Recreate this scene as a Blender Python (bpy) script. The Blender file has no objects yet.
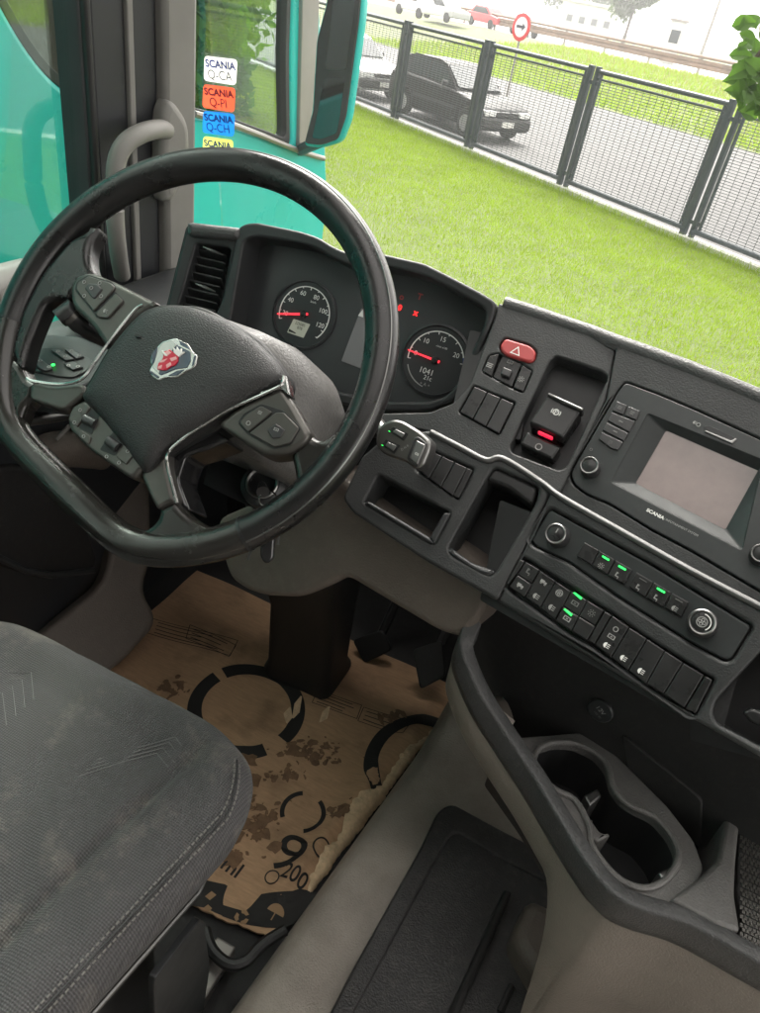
# Truck cab interior seen from the middle of the cab, lawn, fence and car park outside.
import bpy, bmesh, math, random
import numpy as np
from math import sin, cos, radians, pi, hypot, atan2
from mathutils import Vector, Matrix
from mathutils.geometry import delaunay_2d_cdt, tessellate_polygon

random.seed(7); rng = np.random.default_rng(7)
scene = bpy.context.scene
col = scene.collection

# ------------------------------------------------------------------ camera
FPX, CX, CY = 731.0, 380.0, 506.5            # focal length and centre in photo pixels (760 x 1013)
PITCH, ROLL, YAW = radians(35.0), radians(11.0), radians(18.0)
CAM = np.array([0.0, 0.0, 1.35])             # truck frame: x right, y forward, z up from the cab floor
def cam_axes():
    R = np.array([cos(YAW), sin(YAW), 0]); F = np.array([-sin(YAW), cos(YAW), 0]); U = np.array([0, 0, 1.0])
    F2 = F*cos(PITCH) - U*sin(PITCH); U2 = U*cos(PITCH) + F*sin(PITCH)
    return R*cos(ROLL) + U2*sin(ROLL), U2*cos(ROLL) - R*sin(ROLL), F2
CR, CU, CF = cam_axes()
cd = bpy.data.cameras.new('camera'); cam = bpy.data.objects.new('camera', cd); col.objects.link(cam)
cam.matrix_world = Matrix(((CR[0], CU[0], -CF[0], CAM[0]), (CR[1], CU[1], -CF[1], CAM[1]), (CR[2], CU[2], -CF[2], CAM[2]), (0, 0, 0, 1)))
cd.sensor_fit = 'HORIZONTAL'; cd.sensor_width = 36.0; cd.lens = FPX/760.0*36.0
cd.clip_start = 0.02; cd.clip_end = 3000
scene.camera = cam

# ------------------------------------------------------------------ light
SUN_EL, SUN_AZ = radians(52), radians(-30)    # azimuth from +Y (ahead) towards +X
world = bpy.data.worlds.new('World'); scene.world = world; world.use_nodes = True
wn = world.node_tree; wn.nodes.clear()
wo = wn.nodes.new('ShaderNodeOutputWorld'); bg = wn.nodes.new('ShaderNodeBackground')
sky = wn.nodes.new('ShaderNodeTexSky'); sky.sky_type = 'NISHITA'; sky.sun_disc = False
sky.sun_elevation = SUN_EL; sky.sun_rotation = SUN_AZ; sky.dust_density = 3.0; sky.air_density = 1.2; sky.altitude = 50
hs = wn.nodes.new('ShaderNodeHueSaturation'); hs.inputs['Saturation'].default_value = 0.0   # overcast: nearly white
wn.links.new(sky.outputs[0], hs.inputs['Color']); wb = wn.nodes.new('ShaderNodeMix'); wb.data_type = 'RGBA'; wb.blend_type = 'MULTIPLY'; wb.inputs['Factor'].default_value = 1.0
wb.inputs['B'].default_value = (1.0, 0.95, 0.905, 1)                                     # warm white balance of the phone
wn.links.new(hs.outputs[0], wb.inputs['A']); wn.links.new(wb.outputs['Result'], bg.inputs['Color'])
bg.inputs['Strength'].default_value = 0.15
wn.links.new(bg.outputs[0], wo.inputs['Surface'])
sd = bpy.data.lights.new('sun', 'SUN'); sd.energy = 1.2; sd.angle = radians(40); sd.color = (1.0, 0.94, 0.86)
sun = bpy.data.objects.new('sun', sd); col.objects.link(sun)
sdir = Vector((sin(SUN_AZ)*cos(SUN_EL), cos(SUN_AZ)*cos(SUN_EL), sin(SUN_EL)))
sun.rotation_euler = sdir.to_track_quat('Z', 'Y').to_euler()
scene.view_settings.view_transform = 'Standard'; scene.view_settings.look = 'None'
scene.view_settings.exposure = 2.5; scene.view_settings.gamma = 1.0; scene.view_settings.use_curve_mapping = False
scene.cycles.use_denoising = True
scene.cycles.max_bounces = 8; scene.cycles.diffuse_bounces = 5; scene.cycles.transparent_max_bounces = 24

# ------------------------------------------------------------------ pixels and planes
def ray(x, y):
    d = CR*(x-CX)/FPX - CU*(y-CY)/FPX + CF
    return d/np.linalg.norm(d)
def proj(P):
    v = np.asarray(P, float)-CAM; z = v@CF
    return CX+FPX*(v@CR)/z, CY-FPX*(v@CU)/z
def on_plane(x, y, P, n):
    d = ray(x, y); return CAM + d*(((np.asarray(P)-CAM)@n)/(d@n))
def on_z(x, y, z): return on_plane(x, y, (0, 0, z), np.array([0, 0, 1.0]))
def on_x(x, y, X): return on_plane(x, y, (X, 0, 0), np.array([1.0, 0, 0]))
def on_y(x, y, Y): return on_plane(x, y, (0, Y, 0), np.array([0, 1.0, 0]))

class Plane:
    """e = right along the surface, u = up along it, n = out of it"""
    def __init__(s, P, e, u):
        s.o = np.asarray(P, float); s.e = np.asarray(e, float); s.u = np.asarray(u, float); s.n = np.cross(s.e, s.u)
    def px(s, x, y, d=0.0):
        p = on_plane(x, y, s.o+s.n*d, s.n)-s.o
        return (float(p@s.e), float(p@s.u))
    def Q(s, pts, d=0.0): return [s.px(x, y, d) for x, y in pts]
    def P(s, x, y, d=0.0): return s.o+s.e*x+s.u*y+s.n*d
    def off(s, d): return Plane(s.o+s.n*d, s.e, s.u)
    def at(s, x, y, d=0.0): return Plane(s.P(x, y, d), s.e, s.u)
    def rot(s, a): return Plane(s.o, s.e*cos(a)+s.u*sin(a), -s.e*sin(a)+s.u*cos(a))
    def atpx(s, x, y, d=0.0): q = s.px(x, y, d); return s.at(q[0], q[1], d)
def tilted(P, a, tau):
    """a = turn towards the driver, tau = slope from horizontal (degrees)"""
    a, tau = radians(a), radians(tau)
    return Plane(P, (cos(a), -sin(a), 0), (sin(a)*cos(tau), cos(a)*cos(tau), sin(tau)))
def zpts(pts, x0, y0, s): return [(x0+x/s, y0+y/s) for x, y in pts]   # points read in an enlarged crop

# ------------------------------------------------------------------ materials
MATS = {}
def mat(name, c, rough=0.5, metal=0.0, spec=0.5, bump=0.0, bscale=600.0, var=0.0, vscale=8.0, emit=None, estr=0.0, coat=0.0, sheen=0.0, dust=0.0, trans=0.0):
    m = bpy.data.materials.new(name); m.use_nodes = True; nt = m.node_tree; b = nt.nodes['Principled BSDF']
    b.inputs['Base Color'].default_value = (*c, 1); b.inputs['Roughness'].default_value = rough
    b.inputs['Metallic'].default_value = metal; b.inputs['Specular IOR Level'].default_value = spec
    b.inputs['Coat Weight'].default_value = coat; b.inputs['Sheen Weight'].default_value = sheen
    b.inputs['Coat Roughness'].default_value = 0.08
    if emit: b.inputs['Emission Color'].default_value = (*emit, 1); b.inputs['Emission Strength'].default_value = estr
    tc = nt.nodes.new('ShaderNodeNewGeometry')
    pos = tc.outputs['Position']
    if var or dust:
        n = nt.nodes.new('ShaderNodeTexNoise'); n.inputs['Scale'].default_value = vscale; n.inputs['Detail'].default_value = 6
        n.inputs['Roughness'].default_value = 0.65; nt.links.new(pos, n.inputs['Vector'])
        mr = nt.nodes.new('ShaderNodeMapRange'); mr.inputs['From Min'].default_value = 0.3; mr.inputs['From Max'].default_value = 0.7
        mr.inputs['To Min'].default_value = 1-var; mr.inputs['To Max'].default_value = 1+var
        nt.links.new(n.outputs['Fac'], mr.inputs['Value'])
        mx = nt.nodes.new('ShaderNodeVectorMath'); mx.operation = 'SCALE'; mx.inputs[0].default_value = c
        nt.links.new(mr.outputs[0], mx.inputs['Scale']); src = mx.outputs[0]
        if dust:
            n2 = nt.nodes.new('ShaderNodeTexNoise'); n2.inputs['Scale'].default_value = vscale*6; n2.inputs['Detail'].default_value = 8
            n2.inputs['Roughness'].default_value = 0.75; nt.links.new(pos, n2.inputs['Vector'])
            cr = nt.nodes.new('ShaderNodeMapRange'); cr.inputs['From Min'].default_value = 0.5; cr.inputs['From Max'].default_value = 0.8
            cr.inputs['To Max'].default_value = dust
            nt.links.new(n2.outputs['Fac'], cr.inputs['Value'])
            md = nt.nodes.new('ShaderNodeMix'); md.data_type = 'RGBA'; md.inputs['B'].default_value = (0.32, 0.29, 0.25, 1)
            nt.links.new(cr.outputs[0], md.inputs['Factor']); nt.links.new(src, md.inputs['A']); src = md.outputs['Result']
        nt.links.new(src, b.inputs['Base Color'])
        rr = nt.nodes.new('ShaderNodeMapRange'); rr.inputs['From Min'].default_value = 0.3; rr.inputs['From Max'].default_value = 0.7
        rr.inputs['To Min'].default_value = max(0.02, rough-0.07); rr.inputs['To Max'].default_value = min(1, rough+0.07)
        nt.links.new(n.outputs['Fac'], rr.inputs['Value']); nt.links.new(rr.outputs[0], b.inputs['Roughness'])
    if bump:
        n3 = nt.nodes.new('ShaderNodeTexNoise'); n3.inputs['Scale'].default_value = bscale; n3.inputs['Detail'].default_value = 3
        nt.links.new(pos, n3.inputs['Vector'])
        bp = nt.nodes.new('ShaderNodeBump'); bp.inputs['Strength'].default_value = bump; bp.inputs['Distance'].default_value = 0.6/bscale
        nt.links.new(n3.outputs['Fac'], bp.inputs['Height']); nt.links.new(bp.outputs[0], b.inputs['Normal'])
    MATS[name] = m; return m
def glass(name, tint, gloss=1.0, film=0.0):
    m = bpy.data.materials.new(name); m.use_nodes = True; nt = m.node_tree; nt.nodes.clear()
    o = nt.nodes.new('ShaderNodeOutputMaterial'); t = nt.nodes.new('ShaderNodeBsdfTransparent'); g = nt.nodes.new('ShaderNodeBsdfGlossy')
    t.inputs['Color'].default_value = (*tint, 1); g.inputs['Roughness'].default_value = 0.02
    fr = nt.nodes.new('ShaderNodeFresnel'); fr.inputs['IOR'].default_value = 1.45
    mu = nt.nodes.new('ShaderNodeMath'); mu.operation = 'MULTIPLY'; mu.inputs[1].default_value = gloss
    mx = nt.nodes.new('ShaderNodeMixShader')
    nt.links.new(fr.outputs[0], mu.inputs[0]); nt.links.new(mu.outputs[0], mx.inputs[0]); nt.links.new(t.outputs[0], mx.inputs[1])
    nt.links.new(g.outputs[0], mx.inputs[2]); 
    last = mx
    if film:                                  # thin pale veil added to wash out the view outside
        tr = nt.nodes.new('ShaderNodeBsdfTranslucent'); tr.inputs['Color'].default_value = (0.85, 0.86, 0.84, 1)
        n = nt.nodes.new('ShaderNodeTexNoise'); n.inputs['Scale'].default_value = 5.0; n.inputs['Detail'].default_value = 6
        mr = nt.nodes.new('ShaderNodeMapRange'); mr.inputs['From Min'].default_value = 0.3; mr.inputs['From Max'].default_value = 0.7
        mr.inputs['To Min'].default_value = film*0.75; mr.inputs['To Max'].default_value = film*1.25; nt.links.new(n.outputs['Fac'], mr.inputs['Value'])
        last = nt.nodes.new('ShaderNodeMixShader'); nt.links.new(mr.outputs[0], last.inputs[0]); nt.links.new(mx.outputs[0], last.inputs[1]); nt.links.new(tr.outputs[0], last.inputs[2])
    nt.links.new(last.outputs[0], o.inputs['Surface'])
    MATS[name] = m; return m
M = MATS
mat('dash', (0.031, 0.033, 0.033), 0.40, spec=0.36, bump=0.5, bscale=480, var=0.16, vscale=14, dust=0.035)
mat('dash_top', (0.045, 0.046, 0.046), 0.37, spec=0.5, bump=0.75, bscale=420, var=0.15, vscale=12, dust=0.05)
mat('hood', (0.024, 0.026, 0.027), 0.42, spec=0.36, bump=0.3, bscale=1500, var=0.1, vscale=14)
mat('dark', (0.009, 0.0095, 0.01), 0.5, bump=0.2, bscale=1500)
mat('button', (0.019, 0.0195, 0.0195), 0.30, spec=0.36, bump=0.2, bscale=2500, var=0.15, vscale=30, dust=0.02)
mat('radio', (0.027, 0.031, 0.031), 0.36, spec=0.36, bump=0.25, bscale=2000, var=0.12, vscale=20, dust=0.03)
mat('knob', (0.03, 0.03, 0.031), 0.35, var=0.1, vscale=40)
mat('gloss_black', (0.012, 0.012, 0.013), 0.16, coat=0.3)
mat('chrome', (0.46, 0.46, 0.45), 0.24, metal=1.0, var=0.1, vscale=60)
mat('satin', (0.2, 0.2, 0.195), 0.34, metal=0.9, bump=0.1, bscale=900, var=0.1, vscale=30)
mat('spoke', (0.085, 0.082, 0.075), 0.34, metal=0.55, bump=0.12, bscale=1500, var=0.1, vscale=30)
mat('leather', (0.010, 0.010, 0.010), 0.29, bump=0.14, bscale=600, var=0.08, vscale=18)
mat('leather_worn', (0.018, 0.017, 0.015), 0.22, bump=0.06, bscale=300, var=0.1, vscale=22)
mat('pad', (0.034, 0.034, 0.034), 0.40, spec=0.36, bump=1.0, bscale=620, var=0.1, vscale=20, dust=0.02)
mat('highlight_silver', (0.17, 0.17, 0.168), 0.42, metal=0.6, bump=0.15, bscale=900, var=0.12, vscale=20)  # stands in for the bright highlight on the panel step
mat('thread', (0.05, 0.05, 0.05), 0.7)
mat('seat_thread', (0.15, 0.145, 0.135), 0.85)
mat('beige', (0.115, 0.096, 0.08), 0.5, bump=0.6, bscale=380, var=0.12, vscale=10, dust=0.15)
mat('beige_light', (0.19, 0.166, 0.142), 0.48, bump=0.6, bscale=380, var=0.12, vscale=10, dust=0.12)
mat('console_grey', (0.095, 0.093, 0.089), 0.38, spec=0.45, bump=0.6, bscale=360, var=0.15, vscale=16, dust=0.10)
mat('rubber', (0.014, 0.014, 0.014), 0.62, spec=0.36, bump=0.5, bscale=700, var=0.2, vscale=14, dust=0.05)
mat('tunnel', (0.27, 0.238, 0.205), 0.42, bump=0.7, bscale=320, var=0.25, vscale=9, dust=0.35)
mat('mat_dark', (0.03, 0.03, 0.03), 0.44, spec=0.45, bump=0.9, bscale=330, var=0.2, vscale=9, dust=0.16)
mat('pillar', (0.185, 0.18, 0.168), 0.55, bump=0.35, bscale=1200, var=0.08, vscale=8, dust=0.06)
mat('pillar_dark', (0.02, 0.022, 0.025), 0.42, bump=0.2, bscale=900, var=0.1, vscale=8)
mat('white_mark', (0.75, 0.75, 0.72), 0.6)
mat('grey_mark', (0.32, 0.32, 0.31), 0.6)
mat('dim_mark', (0.16, 0.16, 0.155), 0.6)
mat('needle', (0.7, 0.02, 0.03), 0.4, emit=(1.0, 0.03, 0.05), estr=0.35)
mat('warn_red', (0.5, 0.01, 0.01), 0.4, emit=(1.0, 0.02, 0.02), estr=0.45)
mat('warn_amber', (0.5, 0.15, 0.01), 0.4, emit=(1.0, 0.22, 0.02), estr=0.25)
mat('led_green', (0.02, 0.5, 0.06), 0.4, emit=(0.03, 1.0, 0.12), estr=0.4)
mat('led_red', (0.6, 0.01, 0.03), 0.35, emit=(1.0, 0.02, 0.06), estr=0.25)
mat('lcd', (0.33, 0.34, 0.28), 0.4, emit=(0.5, 0.52, 0.42), estr=0.03)
mat('lcd_grey', (0.16, 0.16, 0.165), 0.25, coat=0.3)
mat('hazard', (0.36, 0.045, 0.045), 0.4, bump=0.15, bscale=1500, var=0.1, vscale=40)
mat('gauge', (0.02, 0.022, 0.024), 0.4)
mat('cluster_face', (0.03, 0.033, 0.035), 0.42, bump=0.15, bscale=1500, var=0.1, vscale=20)
mat('screen', (0.19, 0.145, 0.135), 0.22, coat=0.5, dust=0.05, var=0.3, vscale=7)  # uneven tint imitates a reflected gradient
mat('emblem_blue', (0.012, 0.03, 0.06), 0.2, coat=0.6)
mat('emblem_grey', (0.42, 0.43, 0.41), 0.25, metal=0.7)
mat('emblem_red', (0.55, 0.02, 0.05), 0.35)
mat('emblem_pink', (0.72, 0.38, 0.38), 0.4)
mat('teal', (0.006, 0.40, 0.375), 0.3, coat=0.25, var=0.03, vscale=2)
mat('print_black', (0.012, 0.011, 0.01), 0.75)
mat('paper_white', (0.8, 0.8, 0.77), 0.6); mat('paper_red', (0.78, 0.11, 0.05), 0.6)
mat('paper_blue', (0.015, 0.22, 0.72), 0.6); mat('paper_yellow', (0.62, 0.72, 0.16), 0.6)
for q in ('paper_white', 'paper_red', 'paper_blue', 'paper_yellow'):     # thin paper lets daylight through
    nt = M[q].node_tree; b = nt.nodes['Principled BSDF']; t = nt.nodes.new('ShaderNodeBsdfTranslucent'); t.inputs['Color'].default_value = b.inputs['Base Color'].default_value
    x = nt.nodes.new('ShaderNodeMixShader'); x.inputs[0].default_value = 0.45
    nt.links.new(b.outputs[0], x.inputs[1]); nt.links.new(t.outputs[0], x.inputs[2]); nt.links.new(x.outputs[0], nt.nodes['Material Output'].inputs['Surface'])
mat('ink_blue', (0.015, 0.04, 0.28), 0.6); mat('ink_grey', (0.06, 0.06, 0.08), 0.6); mat('ink_red', (0.2, 0.015, 0.05), 0.6)
glass('windscreen_glass', (0.985, 0.992, 0.99), 0.18, 0.003)
glass('side_glass', (0.85, 0.935, 0.90), 0.35)
glass('lens_glass', (0.9, 0.9, 0.9), 0.35)

# ------------------------------------------------------------------ mesh helpers
WL = {}                                     # world position of every object's origin
def link(o, parent=None, w=(0, 0, 0)):
    col.objects.link(o); w = Vector(w); WL[o.name] = w
    if parent: o.parent = parent; o.location = w-WL[parent.name]
    else: o.location = w
    return o
def root(name, label, cat, loc, group=None):
    o = bpy.data.objects.new(name, None); o.empty_display_size = 0.05; link(o, None, loc)
    o['label'] = label; o['category'] = cat
    if group: o['group'] = group
    return o
def tag(o, label=None, cat=None, group=None, kind=None):
    for k, v in (('label', label), ('category', cat), ('group', group), ('kind', kind)):
        if v: o[k] = v
    return o
def mk(name, V, F, m, parent=None, smooth=True, sharp=32, merge=False):
    V = np.asarray(V, float)
    c = (V.min(0)+V.max(0))/2
    me = bpy.data.meshes.new(name); me.from_pydata((V-c).tolist(), [], [list(f) for f in F])
    bm = bmesh.new(); bm.from_mesh(me)
    if merge: bmesh.ops.remove_doubles(bm, verts=bm.verts, dist=1e-5)
    bmesh.ops.recalc_face_normals(bm, faces=bm.faces); bm.to_mesh(me); bm.free()
    me.polygons.foreach_set('use_smooth', [smooth]*len(me.polygons))
    if smooth: me.set_sharp_from_angle(angle=radians(sharp))
    me.materials.append(M[m] if isinstance(m, str) else m)
    return link(bpy.data.objects.new(name, me), parent, c)
class MB:
    """collects shapes that become ONE mesh object"""
    def __init__(s): s.V = []; s.F = []
    def add(s, V, F):
        b = len(s.V); s.V += [tuple(map(float, v)) for v in V]; s.F += [tuple(i+b for i in f) for f in F]; return s
    def build(s, name, m, parent=None, **k): return mk(name, s.V, s.F, m, parent, **k)
def area2(p): return sum(p[i-1][0]*p[i][1]-p[i][0]*p[i-1][1] for i in range(len(p)))
def ccw(p): return list(p) if area2(p) > 0 else list(p)[::-1]
def inset(p, d):
    """move every vertex to the left of the direction of travel by d"""
    n = len(p); out = []
    for i in range(n):
        a, b, c = np.array(p[i-1]), np.array(p[i]), np.array(p[(i+1) % n])
        t1, t2 = b-a, c-b; l1, l2 = np.linalg.norm(t1), np.linalg.norm(t2)
        t1 = t1/l1 if l1 > 1e-9 else t2/max(l2, 1e-9); t2 = t2/l2 if l2 > 1e-9 else t1
        n1, n2 = np.array([-t1[1], t1[0]]), np.array([-t2[1], t2[0]])
        k = n1+n2; q = k@k
        out.append(tuple(b+k*(d*2/max(q, 0.8))) if q > 1e-6 else tuple(b+n1*d))
    return out
def rp(p, r, n=4):
    """round the corners of a polygon"""
    out = []; N = len(p)
    for i in range(N):
        a, b, c = np.array(p[i-1], float), np.array(p[i], float), np.array(p[(i+1) % N], float)
        la, lc = np.linalg.norm(a-b), np.linalg.norm(c-b)
        k = min(r, la*0.45, lc*0.45); A = b+(a-b)/max(la, 1e-9)*k; B = b+(c-b)/max(lc, 1e-9)*k
        for j in range(n+1):
            t = j/n; out.append(tuple((1-t)**2*A+2*t*(1-t)*b+t*t*B))
    return out
def inside(p, R):
    R = np.asarray(R); x0, y0 = R[:, 0], R[:, 1]; x1, y1 = np.roll(x0, -1), np.roll(y0, -1)
    k = (y0 > p[1]) != (y1 > p[1])
    return int(np.count_nonzero(k & (p[0] < (x1-x0)*(p[1]-y0)/np.where(y1 == y0, 1e-12, y1-y0)+x0))) % 2 == 1
def fill(loops):
    """triangles of the first loop less the others"""
    A = np.array([p for R in loops for p in R]); lo, sz = A.mean(0), max(np.ptp(A, axis=0))
    loops = [[tuple((np.array(p)-lo)/sz) for p in R] for R in loops]; want = (area2(loops[0])-sum(abs(area2(h)) for h in loops[1:]))/2
    if len(loops) == 1:
        out = list(tessellate_polygon([[Vector((x, y, 0)) for x, y in loops[0]]]))
        P = loops[0]; got = sum(abs(area2([P[i] for i in t]))/2 for t in out)
        if abs(got-want) < 0.005*want: return out
    pts = [Vector((x, y)) for R in loops for x, y in R]; ed = []; b = 0
    for R in loops: ed += [(b+i, b+(i+1) % len(R)) for i in range(len(R))]; b += len(R)
    v, e, f, ov, oe, of = delaunay_2d_cdt(pts, ed, [], 0, 1e-8)
    out = []
    for t in f:
        c = (v[t[0]]+v[t[1]]+v[t[2]])/3
        if not inside(c, loops[0]) or any(inside(c, h) for h in loops[1:]): continue
        ids = [ov[i][0] if ov[i] else min(range(len(pts)), key=lambda k: (pts[k]-v[i]).length_squared) for i in t]
        if len(set(ids)) == 3: out.append(tuple(ids))
    return out
def plate_geo(pl, outer, holes=(), z0=-0.01, z1=0.0, bev=0.001, seg=3, back=False):
    loops = [ccw(outer)]+[ccw(h)[::-1] for h in holes]
    V = []; F = []; caps = []; bases = []
    for L in loops:
        n = len(L); rings = []
        steps = [(bev*(1-sin(a)), z1-bev*(1-cos(a))) for a in np.linspace(0, pi/2, seg+1)] if bev > 0 else [(0, z1)]
        # (inset, height): from the top edge outwards and down
        for ins, z in [(s[0] if bev > 0 else 0, s[1]) for s in steps]+[(0, z0)]:
            R = inset(L, ins) if ins > 1e-9 else L
            b = len(V); V += [pl.P(x, y, z) for x, y in R]; rings.append((b, R))
        for (b0, _), (b1, _) in zip(rings, rings[1:]):
            for i in range(n):
                j = (i+1) % n; F.append((b0+i, b1+i, b1+j, b0+j))
        caps.append(rings[0]); bases.append(rings[-1])
    for group, rev in ((caps, False),)+(((bases, True),) if back else ()):
        idx = [b+i for b, R in group for i in range(len(R))]
        for t in fill([R for _, R in group]): F.append(tuple(idx[i] for i in t))
    return V, F
def plate(name, pl, outer, m, parent=None, holes=(), z0=-0.01, z1=0.0, bev=0.001, seg=3, back=False, **k):
    V, F = plate_geo(pl, outer, holes, z0, z1, bev, seg, back); o = mk(name, V, F, m, parent, **k)
    nv = Vector(pl.n)
    for p in o.data.polygons:                 # the flat face stays flat, only the rounded edge is smooth
        if abs(p.normal.dot(nv)) > 0.9995: p.use_smooth = False
    return o
def pxplate(name, pl, pts, m, parent=None, r=0.003, z0=-0.01, z1=0.0, holes=(), hr=0.003, **k):
    return plate(name, pl, rp(pl.Q(pts, z1), r), m, parent, holes=[rp(pl.Q(h, z1), hr) for h in holes], z0=z0, z1=z1, **k)
def circle(r, n=48, c=(0, 0), a0=0.0): return [(c[0]+r*cos(a0+2*pi*i/n), c[1]+r*sin(a0+2*pi*i/n)) for i in range(n)]
def arc_band(r0, r1, a0, a1, n=40, c=(0, 0)):
    t = np.linspace(radians(a0), radians(a1), n)
    return [(c[0]+r1*cos(a), c[1]+r1*sin(a)) for a in t]+[(c[0]+r0*cos(a), c[1]+r0*sin(a)) for a in t[::-1]]
def lathe_geo(pl, prof, n=40, cap=True):
    """prof = (radius, height) pairs about the plane's origin"""
    V = []; F = []
    for r, h in prof: V += [pl.P(r*cos(2*pi*i/n), r*sin(2*pi*i/n), h) for i in range(n)]
    for k in range(len(prof)-1):
        for i in range(n):
            j = (i+1) % n; F.append((k*n+i, k*n+j, (k+1)*n+j, (k+1)*n+i))
    if cap: F.append(tuple(range((len(prof)-1)*n, len(prof)*n))); F.append(tuple(range(n))[::-1])
    return V, F
def lathe(name, pl, prof, m, parent=None, n=40, cap=True, **k): return mk(name, *lathe_geo(pl, prof, n, cap), m, parent, **k)
def spline(pts, n=8, closed=False):
    P = [np.array(p, float) for p in pts]; out = []; N = len(P)
    for i in range(N if closed else N-1):
        if closed: a, b, c, d = P[i-1], P[i], P[(i+1) % N], P[(i+2) % N]
        else: a, b, c, d = P[max(i-1, 0)], P[i], P[i+1], P[min(i+2, N-1)]
        for j in range(n):
            t = j/n
            out.append(0.5*((2*b)+(-a+c)*t+(2*a-5*b+4*c-d)*t*t+(-a+3*b-3*c+d)*t**3))
    if not closed: out.append(P[-1])
    return out
def tube_geo(path, rad, n=12, closed=False, cap=True, up=(0, 0, 1), sx=1.0):
    P = [np.array(p, float) for p in path]; N = len(P); V = []; F = []; up = np.array(up, float)
    R = rad if hasattr(rad, '__len__') else [rad]*N
    for i in range(N):
        t = P[(i+1) % N]-P[i-1] if closed else P[min(i+1, N-1)]-P[max(i-1, 0)]
        t = t/max(np.linalg.norm(t), 1e-9)
        s = np.cross(t, up); l = np.linalg.norm(s)
        s = s/l if l > 1e-6 else np.array([1.0, 0, 0]); b = np.cross(s, t)
        V += [P[i]+R[i]*(sx*s*cos(2*pi*k/n)+b*sin(2*pi*k/n)) for k in range(n)]
    for i in range(N if closed else N-1):
        a, c = i*n, ((i+1) % N)*n
        for k in range(n): F.append((a+k, a+(k+1) % n, c+(k+1) % n, c+k))
    if cap and not closed: F.append(tuple(range(n))[::-1]); F.append(tuple(range((N-1)*n, N*n)))
    return V, F
def tube(name, path, rad, m, parent=None, **k):
    kk = {q: k.pop(q) for q in ('n', 'closed', 'cap', 'up', 'sx') if q in k}
    return mk(name, *tube_geo(path, rad, **kk), m, parent, **k)
def grid_geo(rows, closed=False):
    R = len(rows); n = len(rows[0]); V = [p for r in rows for p in r]; F = []
    for i in range(R-1):
        for j in range(n if closed else n-1):
            k = (j+1) % n; F.append((i*n+j, i*n+k, (i+1)*n+k, (i+1)*n+j))
    return V, F
def loft(name, rows, m, parent=None, closed=False, caps=False, **k):
    V, F = grid_geo(rows, closed)
    if caps: n = len(rows[0]); F.append(tuple(range(n))); F.append(tuple(range((len(rows)-1)*n, len(rows)*n)))
    return mk(name, V, F, m, parent, **k)
def dome_geo(pl, outline, c, base, prof):
    """rings of the outline shrunk towards c; prof = (scale, height)"""
    V = []; F = []; n = len(outline)
    mr = float(np.mean([hypot(x-c[0], y-c[1]) for x, y in outline]))
    for s, h in prof:
        for x, y in outline:               # rings grow rounder towards the middle
            r = hypot(x-c[0], y-c[1]); w = s**0.7; k = s*(w+(1-w)*mr/r)
            V.append(pl.P(c[0]+(x-c[0])*k, c[1]+(y-c[1])*k, base+h))
    for k in range(len(prof)-1):
        for i in range(n): F.append((k*n+i, k*n+(i+1) % n, (k+1)*n+(i+1) % n, (k+1)*n+i))
    V.append(pl.P(c[0], c[1], base+prof[-1][1])); b = (len(prof)-1)*n
    for i in range(n): F.append((b+i, b+(i+1) % n, len(V)-1))
    return V, F
def box_geo(x0, x1, y0, y1, z0, z1, pl=None):
    V = [(x, y, z) for z in (z0, z1) for y in (y0, y1) for x in (x0, x1)]
    if pl: V = [pl.P(*v) for v in V]
    return V, [(0, 2, 3, 1), (4, 5, 7, 6), (0, 1, 5, 4), (2, 6, 7, 3), (0, 4, 6, 2), (1, 3, 7, 5)]
def rbox(name, x0, x1, y0, y1, z0, z1, m, parent=None, r=0.01, bev=0.006):
    pl = Plane((0, 0, 0), (1, 0, 0), (0, 1, 0))
    return plate(name, pl, rp([(x0, y0), (x1, y0), (x1, y1), (x0, y1)], r), m, parent, z0=z0, z1=z1, bev=bev, back=True)
TEXTS = []
def text(name, s, pl, x, y, size, m, parent, rot=0.0, align='CENTER', sx=1.0, d=0.0004, shear=0.0, warp=None, bold=0.0):
    """flat lettering on a plane, turned into a mesh at the end"""
    c = bpy.data.curves.new(name, 'FONT'); c.body = s; c.size = size; c.align_x = align; c.align_y = 'CENTER'; c.shear = shear; c.offset = bold
    o = bpy.data.objects.new(name, c); col.objects.link(o); TEXTS.append((o, name, pl.at(x, y, d).rot(rot), m, parent, sx, warp))
def finish_texts():
    dg = bpy.context.evaluated_depsgraph_get(); dg.update()
    for o, name, pl, m, parent, sx, warp in TEXTS:
        me = bpy.data.meshes.new_from_object(o.evaluated_get(dg))
        if len(me.vertices) == 0: bpy.data.objects.remove(o); continue
        V = [pl.P(v.co.x*sx, v.co.y, 0) for v in me.vertices]
        if warp: V = [warp(v) for v in V]
        F = [tuple(p.vertices) for p in me.polygons]
        bpy.data.objects.remove(o); bpy.data.meshes.remove(me)
        mk(name, V, F, m, parent, smooth=False)

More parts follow.
